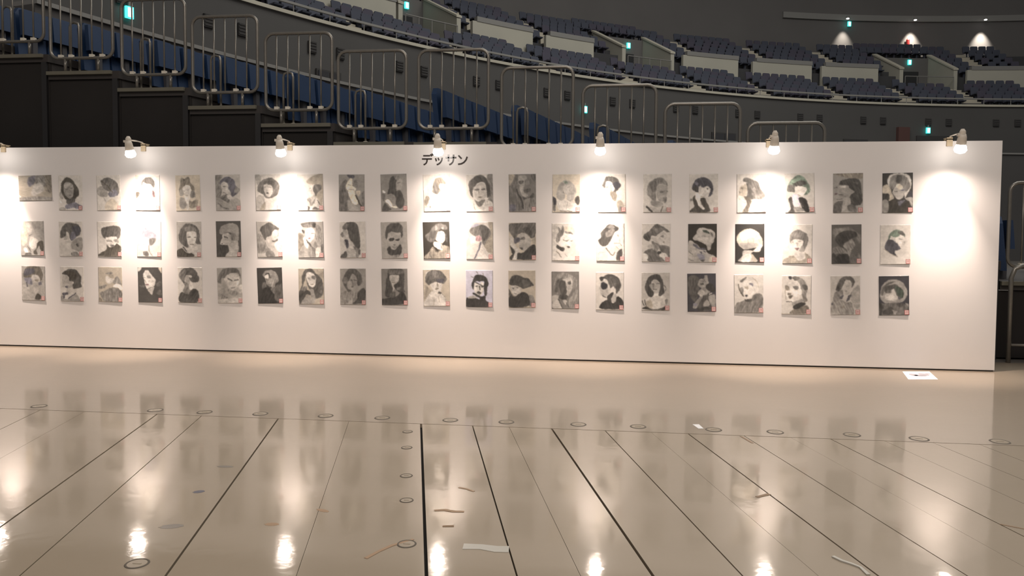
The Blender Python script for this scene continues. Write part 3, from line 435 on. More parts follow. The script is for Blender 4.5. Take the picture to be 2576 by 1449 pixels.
3 4|-9.395 0.774 -0.008|215|78|portrait drawing of a pale oval face in long black hair filling a dark sheet|p200 1,1 16,1 3,13;p190n 86,1 100,1 99,17;p210 21,22 29,11 43,8 52,17 67,30 74,37 66,53 51,58 38,62 29,50 26,35;p150 38,23 53,25 52,32 40,31;l110 2 39,28 52,29;l120n 2 21,27 30,31;l150n 2 28,35 35,46;p110r 31,49 42,48 44,51 34,52;p180 41,64 66,55 62,68 56,78 47,73;p105 74,46 94,40 96,51 79,55;p105 5,51 29,53 25,59 10,56;p100 73,73 92,63 97,78
3 5|-8.895 0.779 -0.002|210|195|portrait drawing of a bent neck and short dark updo above a black sleeveless dress|p205 47,47 64,47 62,57 52,66;p125 27,41 45,45 47,60 54,67 37,73 21,67 29,55;p165 31,28 44,24 49,36 49,47 34,42;p90 6,23 10,14 23,5 41,1 61,2 77,12 84,23 90,31 80,41 58,42 49,35 46,28 55,30 59,26 51,22 37,23 29,33 27,46 15,35;p115 6,27 11,13 30,5 35,16 31,30 25,40 13,35;p72 9,74 21,70 37,75 50,69 67,60 85,69 79,99 8,99;p110 27,70 47,70 43,76 30,75
3 6|-8.401 0.782 -0.027|180|140|portrait drawing of a frowning broad face with swept-back dark hair on soft grey|p135 3,46 29,46 46,71 34,79 4,69;p165 3,89 48,87 93,84 92,99 2,100;p168 30,26 52,17 76,17 90,29 91,39 76,56 61,64 45,54 33,41;p92 2,41 5,24 17,9 35,1 62,0 82,4 94,16 95,31 85,17 65,15 41,20 30,29 17,29 14,44;l95 6 44,31 58,36;l100 5 71,36 84,34;l110 4 56,57 70,56;p120 39,56 55,66 81,66 78,77 62,80 46,72;p165 74,56 101,49 100,71 80,69;p118 5,71 31,80 39,86 12,87
3 7|-7.909 0.787 -0.035|205|62|portrait drawing on black of a hooded-eyed face with fair hair and rounded black shoulder|p88 65,60 99,45 98,86 81,94 67,89;p125 22,19 34,9 49,7 68,9 80,19 85,36 73,45 69,55 61,60 51,45 49,16 36,16 28,26;p105 21,42 34,41 35,55 24,62 18,55;p135 33,32 48,29 62,33 65,49 52,54 39,48;p195 30,24 43,18 45,29 35,32;l85n 3 35,31 40,32;l90n 3 50,27 55,28;l95 2 43,48 52,48;p52 1,99 18,63 37,55 52,59 64,68 67,89 81,99;p110 52,60 68,58 67,73
3 8|-7.412 0.786 -0.014|215|165n|portrait drawing of a white mask-like face in very long dark wavy hair|p155n 74,1 99,1 98,31 82,25;p85 2,79 5,61 14,43 13,24 24,6 41,1 55,2 71,15 86,26 96,38 97,69 84,82 66,84 61,71 48,61 39,53 34,46 31,28 31,13 27,28;p75 3,64 39,61 52,74 30,74 17,89 2,98;p208 31,15 44,10 61,15 69,26 65,46 56,53 43,49 34,35;p120 53,22 68,21 66,30 56,30;p135 35,26 46,26 42,31;l115n 3 47,45 58,44;p150 9,98 26,79 39,75 51,87 55,98;p150 45,61 56,58 66,79 62,96 53,92;p120 16,53 32,51 30,61 12,62;p115 79,64 92,61 92,71
3 9|-6.915 0.789 -0.007|195|132|mottled grey portrait drawing of a face in curly hair with one dark shoulder|p125 4,68 40,62 66,68 64,83 47,96 2,97;p80 10,30 21,14 34,2 49,0 68,5 84,19 86,37 71,48 63,33 59,19 47,15 36,30 28,42 30,55 44,60 31,64 12,42;p135 39,26 52,16 65,26 64,42 57,52 44,57 37,44;p85 44,48 52,48 50,52 44,52;l85 3 43,32 48,32;l85 3 55,32 63,32;l90 2 48,34 50,44;p72 47,97 64,86 68,68 80,57 97,56 98,87 82,96;p105 12,26 28,26 26,42 14,39
3 10|-6.425 0.793 -0.019|195|115|dark portrait drawing of a face under a blunt full fringe, ringlets and black dress|p158 30,20 49,17 69,19 67,32 54,45 44,61 41,49 32,33;p65 21,26 25,9 33,1 55,-1 79,1 88,12 87,34 85,55 90,63 72,66 55,58 48,45 63,36 69,20 58,17 33,17 30,30 37,40 41,55 35,76 14,74 17,47;p90 29,3 77,3 84,13 33,15;l95n 3 40,38 50,38;p55 55,76 72,65 86,66 95,82 97,92 84,97 1,99 1,84 31,79;p110 57,53 72,51 70,58 59,58;p82 31,69 50,63 53,76 35,79;p80 18,26 29,29 37,47 19,53
3 11|-5.939 0.791 -0.022|225|180n|warm portrait drawing of a mushroom-cut fringe covering the eyes, white blouse|p150n 1,45 17,48 36,69 3,80;p205 11,8 31,4 12,20;p208 24,64 37,58 56,66 78,69 87,84 86,99 3,99 7,82;p205 28,40 50,35 70,39 69,52 64,61 56,64 38,58;p100 8,34 10,17 23,5 44,2 65,4 80,15 90,25 86,33 74,38 64,35 44,35 28,39 22,42;p125 34,5 53,5 58,20 37,25;p85b 52,27 79,26 74,36 57,36;p135n 52,36 55,38 57,47 51,47;p115n 44,52 51,50 59,52 51,55;p85 60,60 69,65 64,67 55,64;l150n 2 69,66 82,75 85,87;l165n 2 40,80 39,97;l165n 2 56,74 59,89
3 12|-5.451 0.788 -0.008|230|205b|high-contrast portrait drawing of spiky black hair, dark lips and black turtleneck|p212 30,40 36,33 50,39 59,31 68,38 67,51 61,64 52,68 37,64 30,52;p58 21,36 29,23 36,14 54,12 70,16 81,25 86,38 81,47 79,66 72,69 67,53 68,40 67,29 52,31 36,31 30,40 28,52 23,46;l110 2 20,17 32,21;l120n 2 65,8 67,16;l110 2 40,4 45,9;l70 3 36,33 52,39 67,43;p90 34,42 45,43 41,46;p90 56,42 67,43 65,46 58,46;l60 4 51,44 53,53;p70 41,61 48,57 57,60 56,64 47,64;p150 48,64 57,65 50,68;p55 0,99 0,78 10,74 32,74 50,79 48,74 25,64 32,62 56,70 72,69 76,82 86,87 85,99;p165 8,73 27,69 45,74 14,77
3 13|-4.968 0.791 -0.017|210|165n|portrait drawing of a small pale face under a huge dark feathered hat|p120 75,68 90,68 97,79 97,95 76,96;p172 8,43 26,41 45,49 45,58 34,66 22,68 13,59;p72 4,37 8,21 21,13 44,14 57,19 72,21 83,30 94,39 83,43 58,49 47,46 28,41 15,41;p85 53,25 83,30 75,41 56,42;p95 13,46 21,47 20,51;p110 28,45 36,46 32,49;l110 3 22,62 30,63;p100 32,67 49,58 52,63;p58 1,98 3,70 24,70 51,59 69,62 77,74 73,96;p75 2,50 11,63 18,70 3,70
3 14|-4.484 0.787 -0.013|205|110|portrait drawing of a half-shadowed face in lank fair hair, open shirt collar|p150 0,66 24,63 23,74 2,84;p125 64,71 94,66 93,98 64,95;p128 8,35 19,11 38,3 60,6 87,18 94,35 94,71 75,76 79,45 72,21 40,18 28,26 26,58 11,55;p165 41,21 70,18 77,35 71,55 58,66 51,58 55,42 47,31;p88 26,22 38,18 30,34 23,55 11,53 15,29;p72 28,27 49,27 51,41 56,53 49,63 36,61 28,45;p80 58,29 68,27 70,33 62,35;p70 34,61 58,66 51,76 32,74 24,71;p170 0,87 21,76 30,87 37,98 2,98;l75 4 24,74 32,87 41,98;p165 41,78 54,78 52,90;l80 3 54,84 62,96
3 15|-3.996 0.784 -0.009|220|205|high-contrast portrait drawing of a left-facing profile with short quiff and blacked-out eye|p55 17,96 22,82 40,75 63,82 76,65 97,75 97,97;p170 13,46 17,34 27,20 40,22 51,40 52,51 40,63 26,66 19,61;p78 13,14 26,12 43,5 65,8 81,15 91,31 88,42 74,57 70,42 63,36 51,42 45,28 36,18 19,19;p62 13,14 31,14 24,23 17,24;p105 49,12 68,14 72,32 52,38 47,24;p200 26,20 38,20 47,32 54,49 44,55 42,38;p52b 18,30 33,27 42,35 36,45 22,45;p62 40,65 60,53 63,61 56,74 56,96 17,96 22,81 40,74;p185 61,63 72,55 74,69 70,78 56,77;l75 3 24,63 35,66;p105 63,34 72,35 70,42 65,40
3 16|-3.500 0.787 -0.015|200|165|portrait drawing of a straight dark bob with bare shoulders and scooped black top|p185 14,72 44,56 61,55 85,66 83,86 66,94 36,94 18,89;p160 29,31 44,18 61,27 68,32 66,42 61,51 44,49 31,39;p70 12,42 21,18 35,8 51,4 66,8 76,24 81,46 79,56 64,62 61,55 68,39 66,28 55,20 42,20 33,32 31,45 44,56 29,62 18,52;p62 20,39 31,39 44,55 33,65 18,52;p125 29,32 44,30 44,45 33,41;l100 3 34,30 42,30;l95 3 55,29 63,29;l100 3 42,45 55,44;p150n 16,77 35,73 38,94 18,90;l60 3 12,73 16,89;l70 3 3,76 8,87;p55n 5,97 16,90 35,96 63,96 85,89 85,99;p120 83,72 94,72 87,85;l85 2 81,34 87,41 85,48
3 17|-3.006 0.782 -0.027|205|66b|dark smoky portrait drawing of a figure with chin lifted and fist at the throat|p88 3,9 40,9 40,46 25,74 4,49;p130 48,38 66,37 81,50 64,59 57,56;p145 38,23 44,15 59,12 61,4 71,5 72,18 74,26 65,35 48,37 38,31;p80 46,26 55,25 57,29 50,30;p110 42,18 57,19 55,23;l95 2 57,14 63,22;p55 66,30 83,26 96,37 96,49 77,46 66,40;p130 23,79 45,60 55,57 43,76 32,91 19,90;p78 37,97 43,76 57,59 81,50 85,57 73,66 84,82 84,97;p160 36,50 46,41 59,46 59,55 47,60 40,57;p140 73,63 85,56 98,57 98,87 86,87;p150 54,82 68,68 79,82 62,90;l200 2 77,55 85,51;p60 39,91 64,87 82,94 39,97;p120b 21,79 34,79 28,87
3 18|-2.509 0.779 -0.026|225|208|light portrait drawing of a tilted white-haired head with dark lips and grey sweater|p128 0,84 11,74 37,67 55,65 75,49 98,56 98,83 84,99 1,100;p200 16,21 34,10 54,6 71,12 82,27 84,44 75,49 66,33 55,25 34,22;p110 21,17 37,7 43,8 32,19 25,21;p140 19,38 30,34 33,48 30,57;p218 19,26 32,22 55,26 66,38 66,51 51,61 39,63 32,52 30,36;l100n 4 14,27 19,41 32,57;p125b 52,25 62,23 64,31;l165n 2 64,8 77,19 84,34;p165n 35,33 48,31 48,38 41,38;p58b 37,55 42,52 47,55 42,58;p80 37,65 59,63 55,71 42,71;p105 55,65 80,51 80,60 58,71
3 19|-2.014 0.773 -0.009|215|196|portrait drawing of a large three-quarter face with swept-back short hair and black collar band|p150 35,69 68,61 72,69 43,79;p202 15,28 18,15 33,11 53,14 68,32 70,47 61,60 37,68 17,65 11,40;p130 36,4 51,3 69,8 82,20 88,38 83,53 88,64 77,68 72,58 68,40 58,17 38,8;p85 71,24 84,26 88,36 75,36;p62b 22,3 31,1 34,7 27,10;p95 38,4 58,4 60,10 45,13;p135n 13,26 24,29 26,38 13,38;p110 38,28 55,28 55,36 44,36;p105n 22,45 31,45 31,50 22,50;p78n 22,53 37,51 35,57 28,60;l90 3 17,67 34,68;l140n 2 15,29 11,42 15,61;p112n 30,98 39,88 79,76 94,83 84,98;p58 39,79 57,72 76,69 79,75 47,88;l130n 3 72,54 86,63 77,68;l165n 2 0,98 29,98
3 20|-1.512 0.777 -0.029|210|178|loose grey wash portrait drawing of a figure with long trailing hair|p140 5,68 28,60 55,68 70,68 77,99 3,99;p150 68,46 98,26 98,79 80,79;p120 10,57 19,39 41,37 39,53 19,68;p88 18,35 25,19 38,5 50,2 70,3 82,15 72,30 70,17 54,10 45,19 36,34 25,39;p72 25,23 34,19 30,37 21,35;p168 45,21 61,12 70,19 64,32 62,46 50,49 41,38;p140 48,38 57,38 54,43;p82b 30,57 41,49 44,52 37,60;p88b 55,60 61,50 70,49 64,60 55,66;p82b 2,71 7,70 8,74 3,75;p125n 35,81 44,77 44,82;l110 2 71,43 62,56;l105 2 26,82 30,92
3 21|-1.020 0.782 -0.035|215|62b|dark portrait drawing of a bowed head inside a pale round halo|p150 4,48 12,23 30,11 54,8 79,17 93,34 93,52 80,65 58,69 24,69 9,62;p95 6,46 15,26 37,15 55,14 24,26 13,48;p178 21,46 37,41 50,32 59,46 66,54 53,63 39,62 22,59;p80 17,36 21,26 41,22 57,21 73,32 82,43 80,54 68,57 59,48 53,37 48,33 37,37 24,43;p70g 53,26 72,32 82,44 79,54 66,52;p195 22,57 44,47 51,55 39,62;p100 24,39 39,36 41,43 28,44;p85b 62,55 71,55 68,61;p100 2,73 24,69 53,68 80,72 98,76 98,97 2,99;p70 16,87 42,79 51,95 16,97;p78 58,72 78,72 71,80;p140 88,69 98,73 97,79;p130 44,87 60,90 51,98;p62 2,69 11,76 9,98 1,98
'''

# ------------------------------------------------------------------ far seats
def seat_mesh(mb, x=0, y=0, z=0, c=1, s=0, mi=0):
    """seat facing local -y; back panel with rounded shoulders, tipped pan, foot"""
    def T(p): return (x + c * p[0] - s * p[1], y + s * p[0] + c * p[1], z + p[2])
    sec = [(-.235, .36), (.235, .36), (.24, .80), (.19, .86), (-.19, .86), (-.24, .80)]
    v = [T((px, .14 + (pz - .4) * .18, pz)) for px, pz in sec] + [T((px, .20 + (pz - .4) * .18, pz)) for px, pz in sec]
    f = [(5, 4, 3, 2, 1, 0), (6, 7, 8, 9, 10, 11)] + [(j, (j + 1) % 6, 6 + (j + 1) % 6, 6 + j) for j in range(6)]
    mb.add(v, f, mi)
    b = [(-.20, -.16, .38), (.20, -.16, .38), (.20, .14, .36), (-.20, .14, .36), (-.20, -.18, .44), (.20, -.18, .44), (.20, .14, .42), (-.20, .14, .42)]
    mb.add([T(p) for p in b], [(3, 2, 1, 0), (4, 5, 6, 7), (0, 1, 5, 4), (1, 2, 6, 5), (2, 3, 7, 6), (3, 0, 4, 7)], mi)
    b = [(-.03, .0, 0), (.03, .0, 0), (.03, .14, 0), (-.03, .14, 0), (-.03, .0, .38), (.03, .0, .38), (.03, .14, .38), (-.03, .14, .38)]
    mb.add([T(p) for p in b], [(0, 1, 5, 4), (1, 2, 6, 5), (2, 3, 7, 6), (3, 0, 4, 7)], mi)
seats = []
for k in range(5):
    r = 45.38 + .66 * k; z = 8.75 + .33 * k
    for a0_, a1_ in zip([92.6] + AISLES, AISLES + [152.5]):
        g = math.degrees(.86 / r); n = int((math.radians(a1_ - a0_ - 2 * g) * r) / .52)
        for j in range(n + 1):
            q = a0_ + g + (a1_ - a0_ - 2 * g) * j / max(n, 1)
            if k == 4 and any(v0 - .2 < q < v1 + .2 for v0, v1 in VOMS): continue
            seats.append((q, r, z))
UA = [94.6, 105.6, 111.2, 117.0, 129.0, 134.4, 142.5, 148.5]
for k in range(6):
    r = 49.30 + .79 * k; z = 11.25 + .43 * k
    for a0_, a1_ in zip([91.0] + UA, UA + [152.0]):
        g = math.degrees(.86 / r); n = int((math.radians(a1_ - a0_ - 2 * g) * r) / .52)
        for j in range(n + 1):
            q = a0_ + g + (a1_ - a0_ - 2 * g) * j / max(n, 1)
            inv = any(v0 - .5 < q < v1 + .5 for v0, v1 in VOMS)
            if inv and k < 4: continue
            seats.append((q, r, z + (.15 if inv else 0)))
def cam_d(t):
    p = pol(t[0], t[1], t[2]); return (Vector(p) - cam.location).length
seats.sort(key=cam_d)
m0 = MB(); seat_mesh(m0); m1 = MB(); seat_mesh(m1)
protos = [None, None]
for i, (q, r, z) in enumerate(seats[:300]):
    w_ = 0 if random.random() < .65 else 1
    if protos[w_] is None:
        o = (m0, m1)[w_].build('stadium_seat', ('far_seat', 'far_seat_b')[w_]); protos[w_] = o
    else:
        o = protos[w_].copy(); COL.objects.link(o)
    o.location = pol(q, r, z); o.rotation_euler = (0, 0, math.radians(q - 90))
    tag(o, 'dull blue-grey stadium seat with rounded back in the far upper balcony rows', 'seat', 'seats in the far upper balcony')
mb = MB()
for i, (q, r, z) in enumerate(seats[300:]):
    p = pol(q, r, z); t = math.radians(q - 90)
    seat_mesh(mb, p[0], p[1], p[2], math.cos(t), math.sin(t), 0 if random.random() < .65 else 1)
tag(mb.build('stadium_seating', ['far_seat', 'far_seat_b']), 'rows of dull blue-grey seats filling the rest of the far balcony', 'seating', kind='stuff')

# ------------------------------------------------------------------ exit signs, downlights
def exit_sign(a, r, z, label, double=False):
    p = pol(a, r, z)
    t = thing('exit_sign', p, label, 'exit sign', None, math.radians(a - 90))
    mb = MB(); mb.box((-.115, -.01, -.16), (.115, .06, .16)); hs = mb.build('housing', 'exit', t)
    mb = MB(); mb.box((-.06, -.03, -.125), (.07, -.011, .125)); mb.build('light_panel', 'exit_white', hs)
    mb = MB(); mb.box((-.03, .0, .17), (.03, .05, .30)); mb.build('bracket', 'cap', t)
exit_sign(101.92, 54.3, 15.94, 'green lit exit sign high on the back wall next to a small downlight')
exit_sign(99.03, 51.33, 12.70, 'green lit exit sign in the vomitory below the lit red extinguisher')
exit_sign(121.37, 51.33, 12.58, 'green lit exit sign in the vomitory between two plain cream slanted walls')
exit_sign(137.73, 51.33, 12.60, 'green lit exit sign in the vomitory nearest the stepped bleacher')
exit_sign(102.46, 44.55, 7.30, 'green lit exit sign under the balcony by the dull red pillar')
exit_sign(130.70, 44.55, 7.22, 'green lit exit sign under the balcony seen past a bleacher guard rail')
exit_sign(157.80, 44.55, 7.40, 'green lit exit sign under the balcony above the top rows of bleacher seats')
for i, (a, pw) in enumerate(((102.24, 700), (97.12, 1500), (92.04, 1500))):
    p = pol(a, 54.0, 16.33)
    t = thing('ceiling_downlight', p, ('tiny white downlight on the wall ledge beside a green exit sign', 'tiny white downlight on the wall ledge above the red extinguisher', 'tiny white downlight on the wall ledge over a bare pale scallop')[i], 'downlight', 'downlights along the back wall ledge', math.radians(a - 90))
    mb = MB(); n = 10
    mb.tube([(0, 0, 0), (0, 0, -.10)], .12, 10); mb.build('housing', 'cap', t)
    mb = MB(); mb.tube([(0, 0, -.10), (0, 0, -.15)], .09, 10); mb.build('lens', 'downlight', t)
    ld = bpy.data.lights.new('downlight_beam', 'SPOT'); ld.energy = pw; ld.spot_size = math.radians(58); ld.spot_blend = 1.0
    ld.color = (1.0, .9, .76); ld.shadow_soft_size = .06
    lo = bpy.data.objects.new('downlight_beam', ld); COL.objects.link(lo); lo.parent = t; lo.location = (0, 0, -.2)
    lo.rotation_euler = (math.radians(14), 0, 0)
t = thing('fire_extinguisher', pol(97.38, 54.45, 14.1), 'small red fire extinguisher on the lit back wall', 'extinguisher')
mb = MB(); mb.tube([(0, 0, .3), (0, 0, .85), (0, 0, .95)], [.12, .12, .04], 10); mb.build('cylinder', 'ext_red', t)
mb = MB(); mb.tube([(0, 0, .95), (0, 0, 1.02)], .03, 8); mb.box((-.08, -.02, 1.0), (.05, .02, 1.03)); mb.build('valve', 'cap', t)
mb = MB(); mb.box((-.2, -.05, 0), (.2, .05, .3)); mb.build('stand', 'cap', t)

# ------------------------------------------------------------------ bleacher
BY = 0.80
TIERS = [(-13.15, 3.93), (-12.19, 3.70), (-11.23, 3.47), (-10.24, 3.24), (-9.28, 3.00), (-8.31, 2.768), (-7.366, 2.53), (-6.344, 2.52), (-5.317, 2.29), (-4.333, 2.06),
         (-3.361, 1.83), (-2.406, 1.595), (-1.44, 1.36), (-.475, 1.13), (.49, .90), (1.455, .67), (2.42, .44)]
DX = 0.242                                     # rows run askew from the side of the stand
RL = {1: 'on the highest bleacher tier in view', 2: 'one step below the highest bleacher tier', 3: 'two steps below the highest bleacher tier', 4: 'three steps below the highest bleacher tier',
      5: 'one step above the two level bleacher tiers', 6: 'on the upper of the two level bleacher tiers', 7: 'on the lower level bleacher tier over the katakana title',
      8: 'one step below the two level bleacher tiers', 9: 'rising behind the clip lamp over the curly half-shadowed face', 10: 'second lowest of those rising above the white wall', 11: 'lowest of those rising above the white wall'}
for i, (x, z) in enumerate(TIERS):
    x1 = TIERS[i + 1][0] if i + 1 < len(TIERS) else x + .965
    bl = thing('bleacher_tier', (x - .06, BY, 0), 'dark stepped bleacher tier with olive nosing behind the white display wall', 'bleacher', 'tiers of the telescopic bleacher')
    if i in RL: bl['label'] = 'dark tier whose guard rail is ' + RL[i]
    if i >= 14: bl['label'] = 'low dark bleacher tier past the right end of the white wall'; bl['group'] = 'low bleacher tiers past the wall end'
    b_ = x1 - x; y1 = 6.0
    mb = MB(); mb.prism([(0, .03), (b_, .03), (b_ + DX * y1, y1), (DX * y1, y1)], z - .10, z); mb.build('deck', 'deck', bl)
    mb = MB(); mb.box((0, -.01, z - .045), (.90, .03, z)); mb.build('nosing', 'nosing', bl)
    mb = MB(); mb.box((0.002, .06, 0.02), (b_ - .003, .09, z - .11)); mb.build('side_panel', 'side', bl)
    mb = MB(); mb.box((b_ - .09, .02, 0.0), (b_ - .02, .058, z - .10)); mb.build('column', 'column', bl)
    zz = TIERS[i + 1][1] if i + 1 < len(TIERS) else 0.2
    mb = MB(); mb.prism([(b_ - .022, .10), (b_ - .002, .10), (b_ - .002 + DX * y1, y1), (b_ - .022 + DX * y1, y1)], max(zz - .1, 0), z - .10); mb.build('riser', 'deck', bl)

def rr_path(w, z0, z1, r, n=5):
    pts = []
    for cx_, cz_, a0_ in ((w - r, z1 - r, 0), (r, z1 - r, 90), (r, z0 + r, 180), (w - r, z0 + r, 270)):
        for k in range(n + 1):
            a = math.radians(a0_ + 90 * k / n); pts.append((cx_ + r * math.cos(a), 0, cz_ + r * math.sin(a)))
    return pts
GL = 'rounded grey tube guard rail with upright bars on a bleacher tier above the white wall'
rail = thing('guard_rail', (0, 0, 0), GL, 'guard rail', 'guard rails down the side of the bleacher')
W_ = .865
mb = MB(); mb.tube(rr_path(W_, .165, 1.115, .105), .0205, 10, closed=True); mb.build('frame', 'tube', rail, smooth=True)
barx = [W_ * (k + 1) / 6 for k in range(5)] + []
for k, x in enumerate(barx):
    mb = MB(); mb.tube([(x, 0, .165), (x, 0, 1.115)], .0105, 8); br = mb.build('bar', 'tube', rail, smooth=True)
    if k != 2:
        mb = MB(); mb.box((x - .026, -.026, .172), (x + .026, .02, .208)); mb.build('fitting', 'fitting', br)
for x in (.20, .66):
    mb = MB(); mb.tube([(x, 0, 0), (x, 0, .16)], .019, 8); mb.build('post', 'tube', rail, smooth=True)
first = True
for i, (x, z) in enumerate(TIERS):
    if i in (0, 12, 13): continue
    o = rail if first else copy_tree(rail); first = False
    o.location = (x, BY + .01, z + .001)
    if i in RL: o['label'] = 'rounded tube guard rail ' + RL[i]
    if i >= 14: o['label'] = 'rounded grey tube guard rail past the right end of the white wall'; o['group'] = 'low guard rails past the wall end'
# lower stand-off frame past the wall's end
t = thing('barrier_frame', (.44, .62, 0.0), 'tall rounded tube barrier standing on the floor past the wall end', 'barrier')
mb = MB(); mb.tube([(0, 0, .0), (0, 0, .95), (.035, 0, 1.05), (.11, 0, 1.085), (.75, 0, 1.085), (.83, 0, 1.05), (.865, 0, .95), (.865, 0, 0)], .024, 10); mb.build('frame', 'tube', t, smooth=True)
for x in (.29, .58):
    mb = MB(); mb.tube([(x, 0, .2), (x, 0, 1.085)], .014, 8); mb.build('bar', 'tube', t, smooth=True)
mb = MB(); mb.tube([(0, 0, .2), (.865, 0, .2)], .016, 8); mb.build('lower_rail', 'tube', t, smooth=True)
mb = MB(); mb.box((.25, -.03, .0), (.33, .03, .20)); mb.build('foot', 'fitting', t)

# aisle hoops: slim inverted-U grab rails, one per tier
hoop = thing('aisle_hoop', (0, 0, 0), 'slim inverted-U tube grab hoop beside the blue bleacher seats', 'grab rail', 'grab hoops up the bleacher aisle')
mb = MB(); mb.tube([(0, 0, 0), (0, 0, .60), (.015, 0, .645), (.065, 0, .66), (.115, 0, .645), (.13, 0, .60), (.13, 0, 0)], .015, 8); mb.build('hoop_tube', 'tube', hoop, smooth=True)
for x in (0, .13):
    mb = MB(); mb.tube([(x, 0, 0), (x, 0, .02)], .03, 10); mb.build('base_flange', 'fitting', hoop)
first = True
for i, (x, z) in enumerate(TIERS):
    if i > 11 or i == 7 or i < 1: continue
    o = hoop if first else copy_tree(hoop); first = False
    o.location = (x + .175, BY + .14, z + .001)

# blue tip-up bleacher seats
ang = math.atan(DX)                            # rows run along (DX, 1)
dvec = Vector((DX, 1, 0)).normalized()
bs = thing('folding_chair', (0, 0, 0), 'blue plastic tip-up seat in the stepped bleacher rows', 'seat', 'blue bleacher seats')
# local: row along +y, faces +x
sec = [(.0, 0.10), (.42, 0.10), (.43, .66), (.37, .745), (.06, .745), (.0, .66)]
mb = MB()
v = [(-.02 - .10 * zc, yc, zc) for yc, zc in sec] + [(.05 - .10 * zc, yc, zc) for yc, zc in sec]
mb.add(v, [(5, 4, 3, 2, 1, 0), (6, 7, 8, 9, 10, 11)] + [(j, 6 + j, 6 + (j + 1) % 6, (j + 1) % 6) for j in range(6)])
mb.build('backrest', 'blue_seat', bs)
mb = MB(); mb.add([(.05, .02, .36), (.12, .02, .36), (.12, .41, .36), (.05, .41, .36), (.03, .02, .70), (.09, .02, .70), (.09, .41, .70), (.03, .41, .70)],
                  [(3, 2, 1, 0), (4, 5, 6, 7), (0, 1, 5, 4), (1, 2, 6, 5), (2, 3, 7, 6), (3, 0, 4, 7)]); mb.build('tipped_pan', 'blue_seat', bs)
mb = MB(); mb.box((-.03, .18, 0.0), (.08, .25, .36)); mb.build('bracket', 'seat_steel', bs)
first = True
for i, (x, z) in enumerate(TIERS):
    if i in (12, 13, 16): continue
    n = 9 if i < 12 else 5
    for j in range(n):
        s_ = .42 + .455 * j
        p = Vector((x + .05, BY, z + .001)) + dvec * s_
        o = bs if first else copy_tree(bs); first = False
        o.location = p; o.rotation_euler = (0, 0, -ang)
        if i >= 14: o['label'] = 'blue plastic tip-up seat in the low rows past the wall end'; o['group'] = 'blue seats past the wall end'

# ------------------------------------------------------------------ clip lamps on the wall top
LX = [-11.243, -9.446, -7.653, -5.867, -4.117, -2.334, -.52]
AIM = [-11.25, -9.573, -7.569, -5.687, -4.222, -2.334, -.68]
POW = [1.0, 1.0, .62, 1.0, .6, .78, .58]      # the bulbs are not equally strong
LLAB = ['clip spotlight on the wall top above the sideways drawing',
        'clip spotlight on the wall top above the figure with hands over the mouth',
        'clip spotlight on the wall top left of the swept-up-hair profile drawing',
        'clip spotlight on the wall top hanging over the black katakana title',
        'clip spotlight on the wall top above the curly half-shadowed face',
        'clip spotlight on the wall top above the flicked-hair profile and green bob',
        'clip spotlight nearest the bare right end of the white wall']
for x, ax, lab, pk in zip(LX, AIM, LLAB, POW):
    t = thing('clip_spotlight', (x, 0.025, 2.4), lab, 'spotlight', 'clip spotlights along the wall top')
    mb = MB(); mb.box((-.028, -.045, -.055), (.028, -.026, .022)); mb.box((-.028, .026, -.055), (.028, .045, .022)); mb.box((-.028, -.045, .012), (.028, .045, .034))
    mb.tube([(0, .045, -.03), (0, .075, -.03)], .012, 8); mb.build('clamp', 'clamp', t)
    mb = MB(); mb.tube([(0, -.02, .03), (0, -.06, .045), (0, -.18, .05), (0, -.31, .045)], .008, 8); mb.build('arm', 'lamp_metal', t, smooth=True)
    mb = MB(); mb.tube([(0, -.32, .085), (0, -.322, .06), (0, -.322, .03)], [.016, .03, .03], 10)
    mb.box((-.05, -.34, .015), (.02, -.305, .04)); mb.build('knuckle', 'lamp_metal', t)
    # shade: tapered socket cup leaning to the wall
    c0 = Vector((0, -.328, .035)); dr = Vector((0, .30, -1)).normalized()
    mb = MB(); mb.tube([c0, c0 + dr * .03, c0 + dr * .10, c0 + dr * .105], [.03, .04, .047, .043], 14); cup = mb.build('socket_cup', 'lamp_metal', t, smooth=True)
    c1 = c0 + dr * .10
    mb = MB(); mb.tube([c1, c1 + dr * .02, c1 + dr * .06, c1 + dr * .085, c1 + dr * .097], [.034, .050, .060, .046, .012], 14); mb.build('bulb', 'bulb', cup, smooth=True)
    base = c1 + dr * .11
    for nm, pw, size, blend, tgt, rad in (('beam', SPOT_W * pk, 64, 1.0, Vector(((ax - x) * 2.2, -.025, 0.22 - 2.4)), .03), ('low_beam', 165.0, 58, 1.0, Vector((0, -.025, 0.15 - 2.4)), .03), ('spill', FLOOD_W, 160, .9, Vector((0, -.75, -2.0)), .05)):
        ld = bpy.data.lights.new(nm, 'SPOT'); ld.energy = pw; ld.spot_size = math.radians(size); ld.spot_blend = blend
        ld.color = LAMP_COL; ld.shadow_soft_size = rad
        lo = bpy.data.objects.new(nm, ld); COL.objects.link(lo); lo.parent = t; lo.location = base
        lo.rotation_mode = 'QUATERNION'; lo.rotation_quaternion = (tgt - base).to_track_quat('-Z', 'Y')

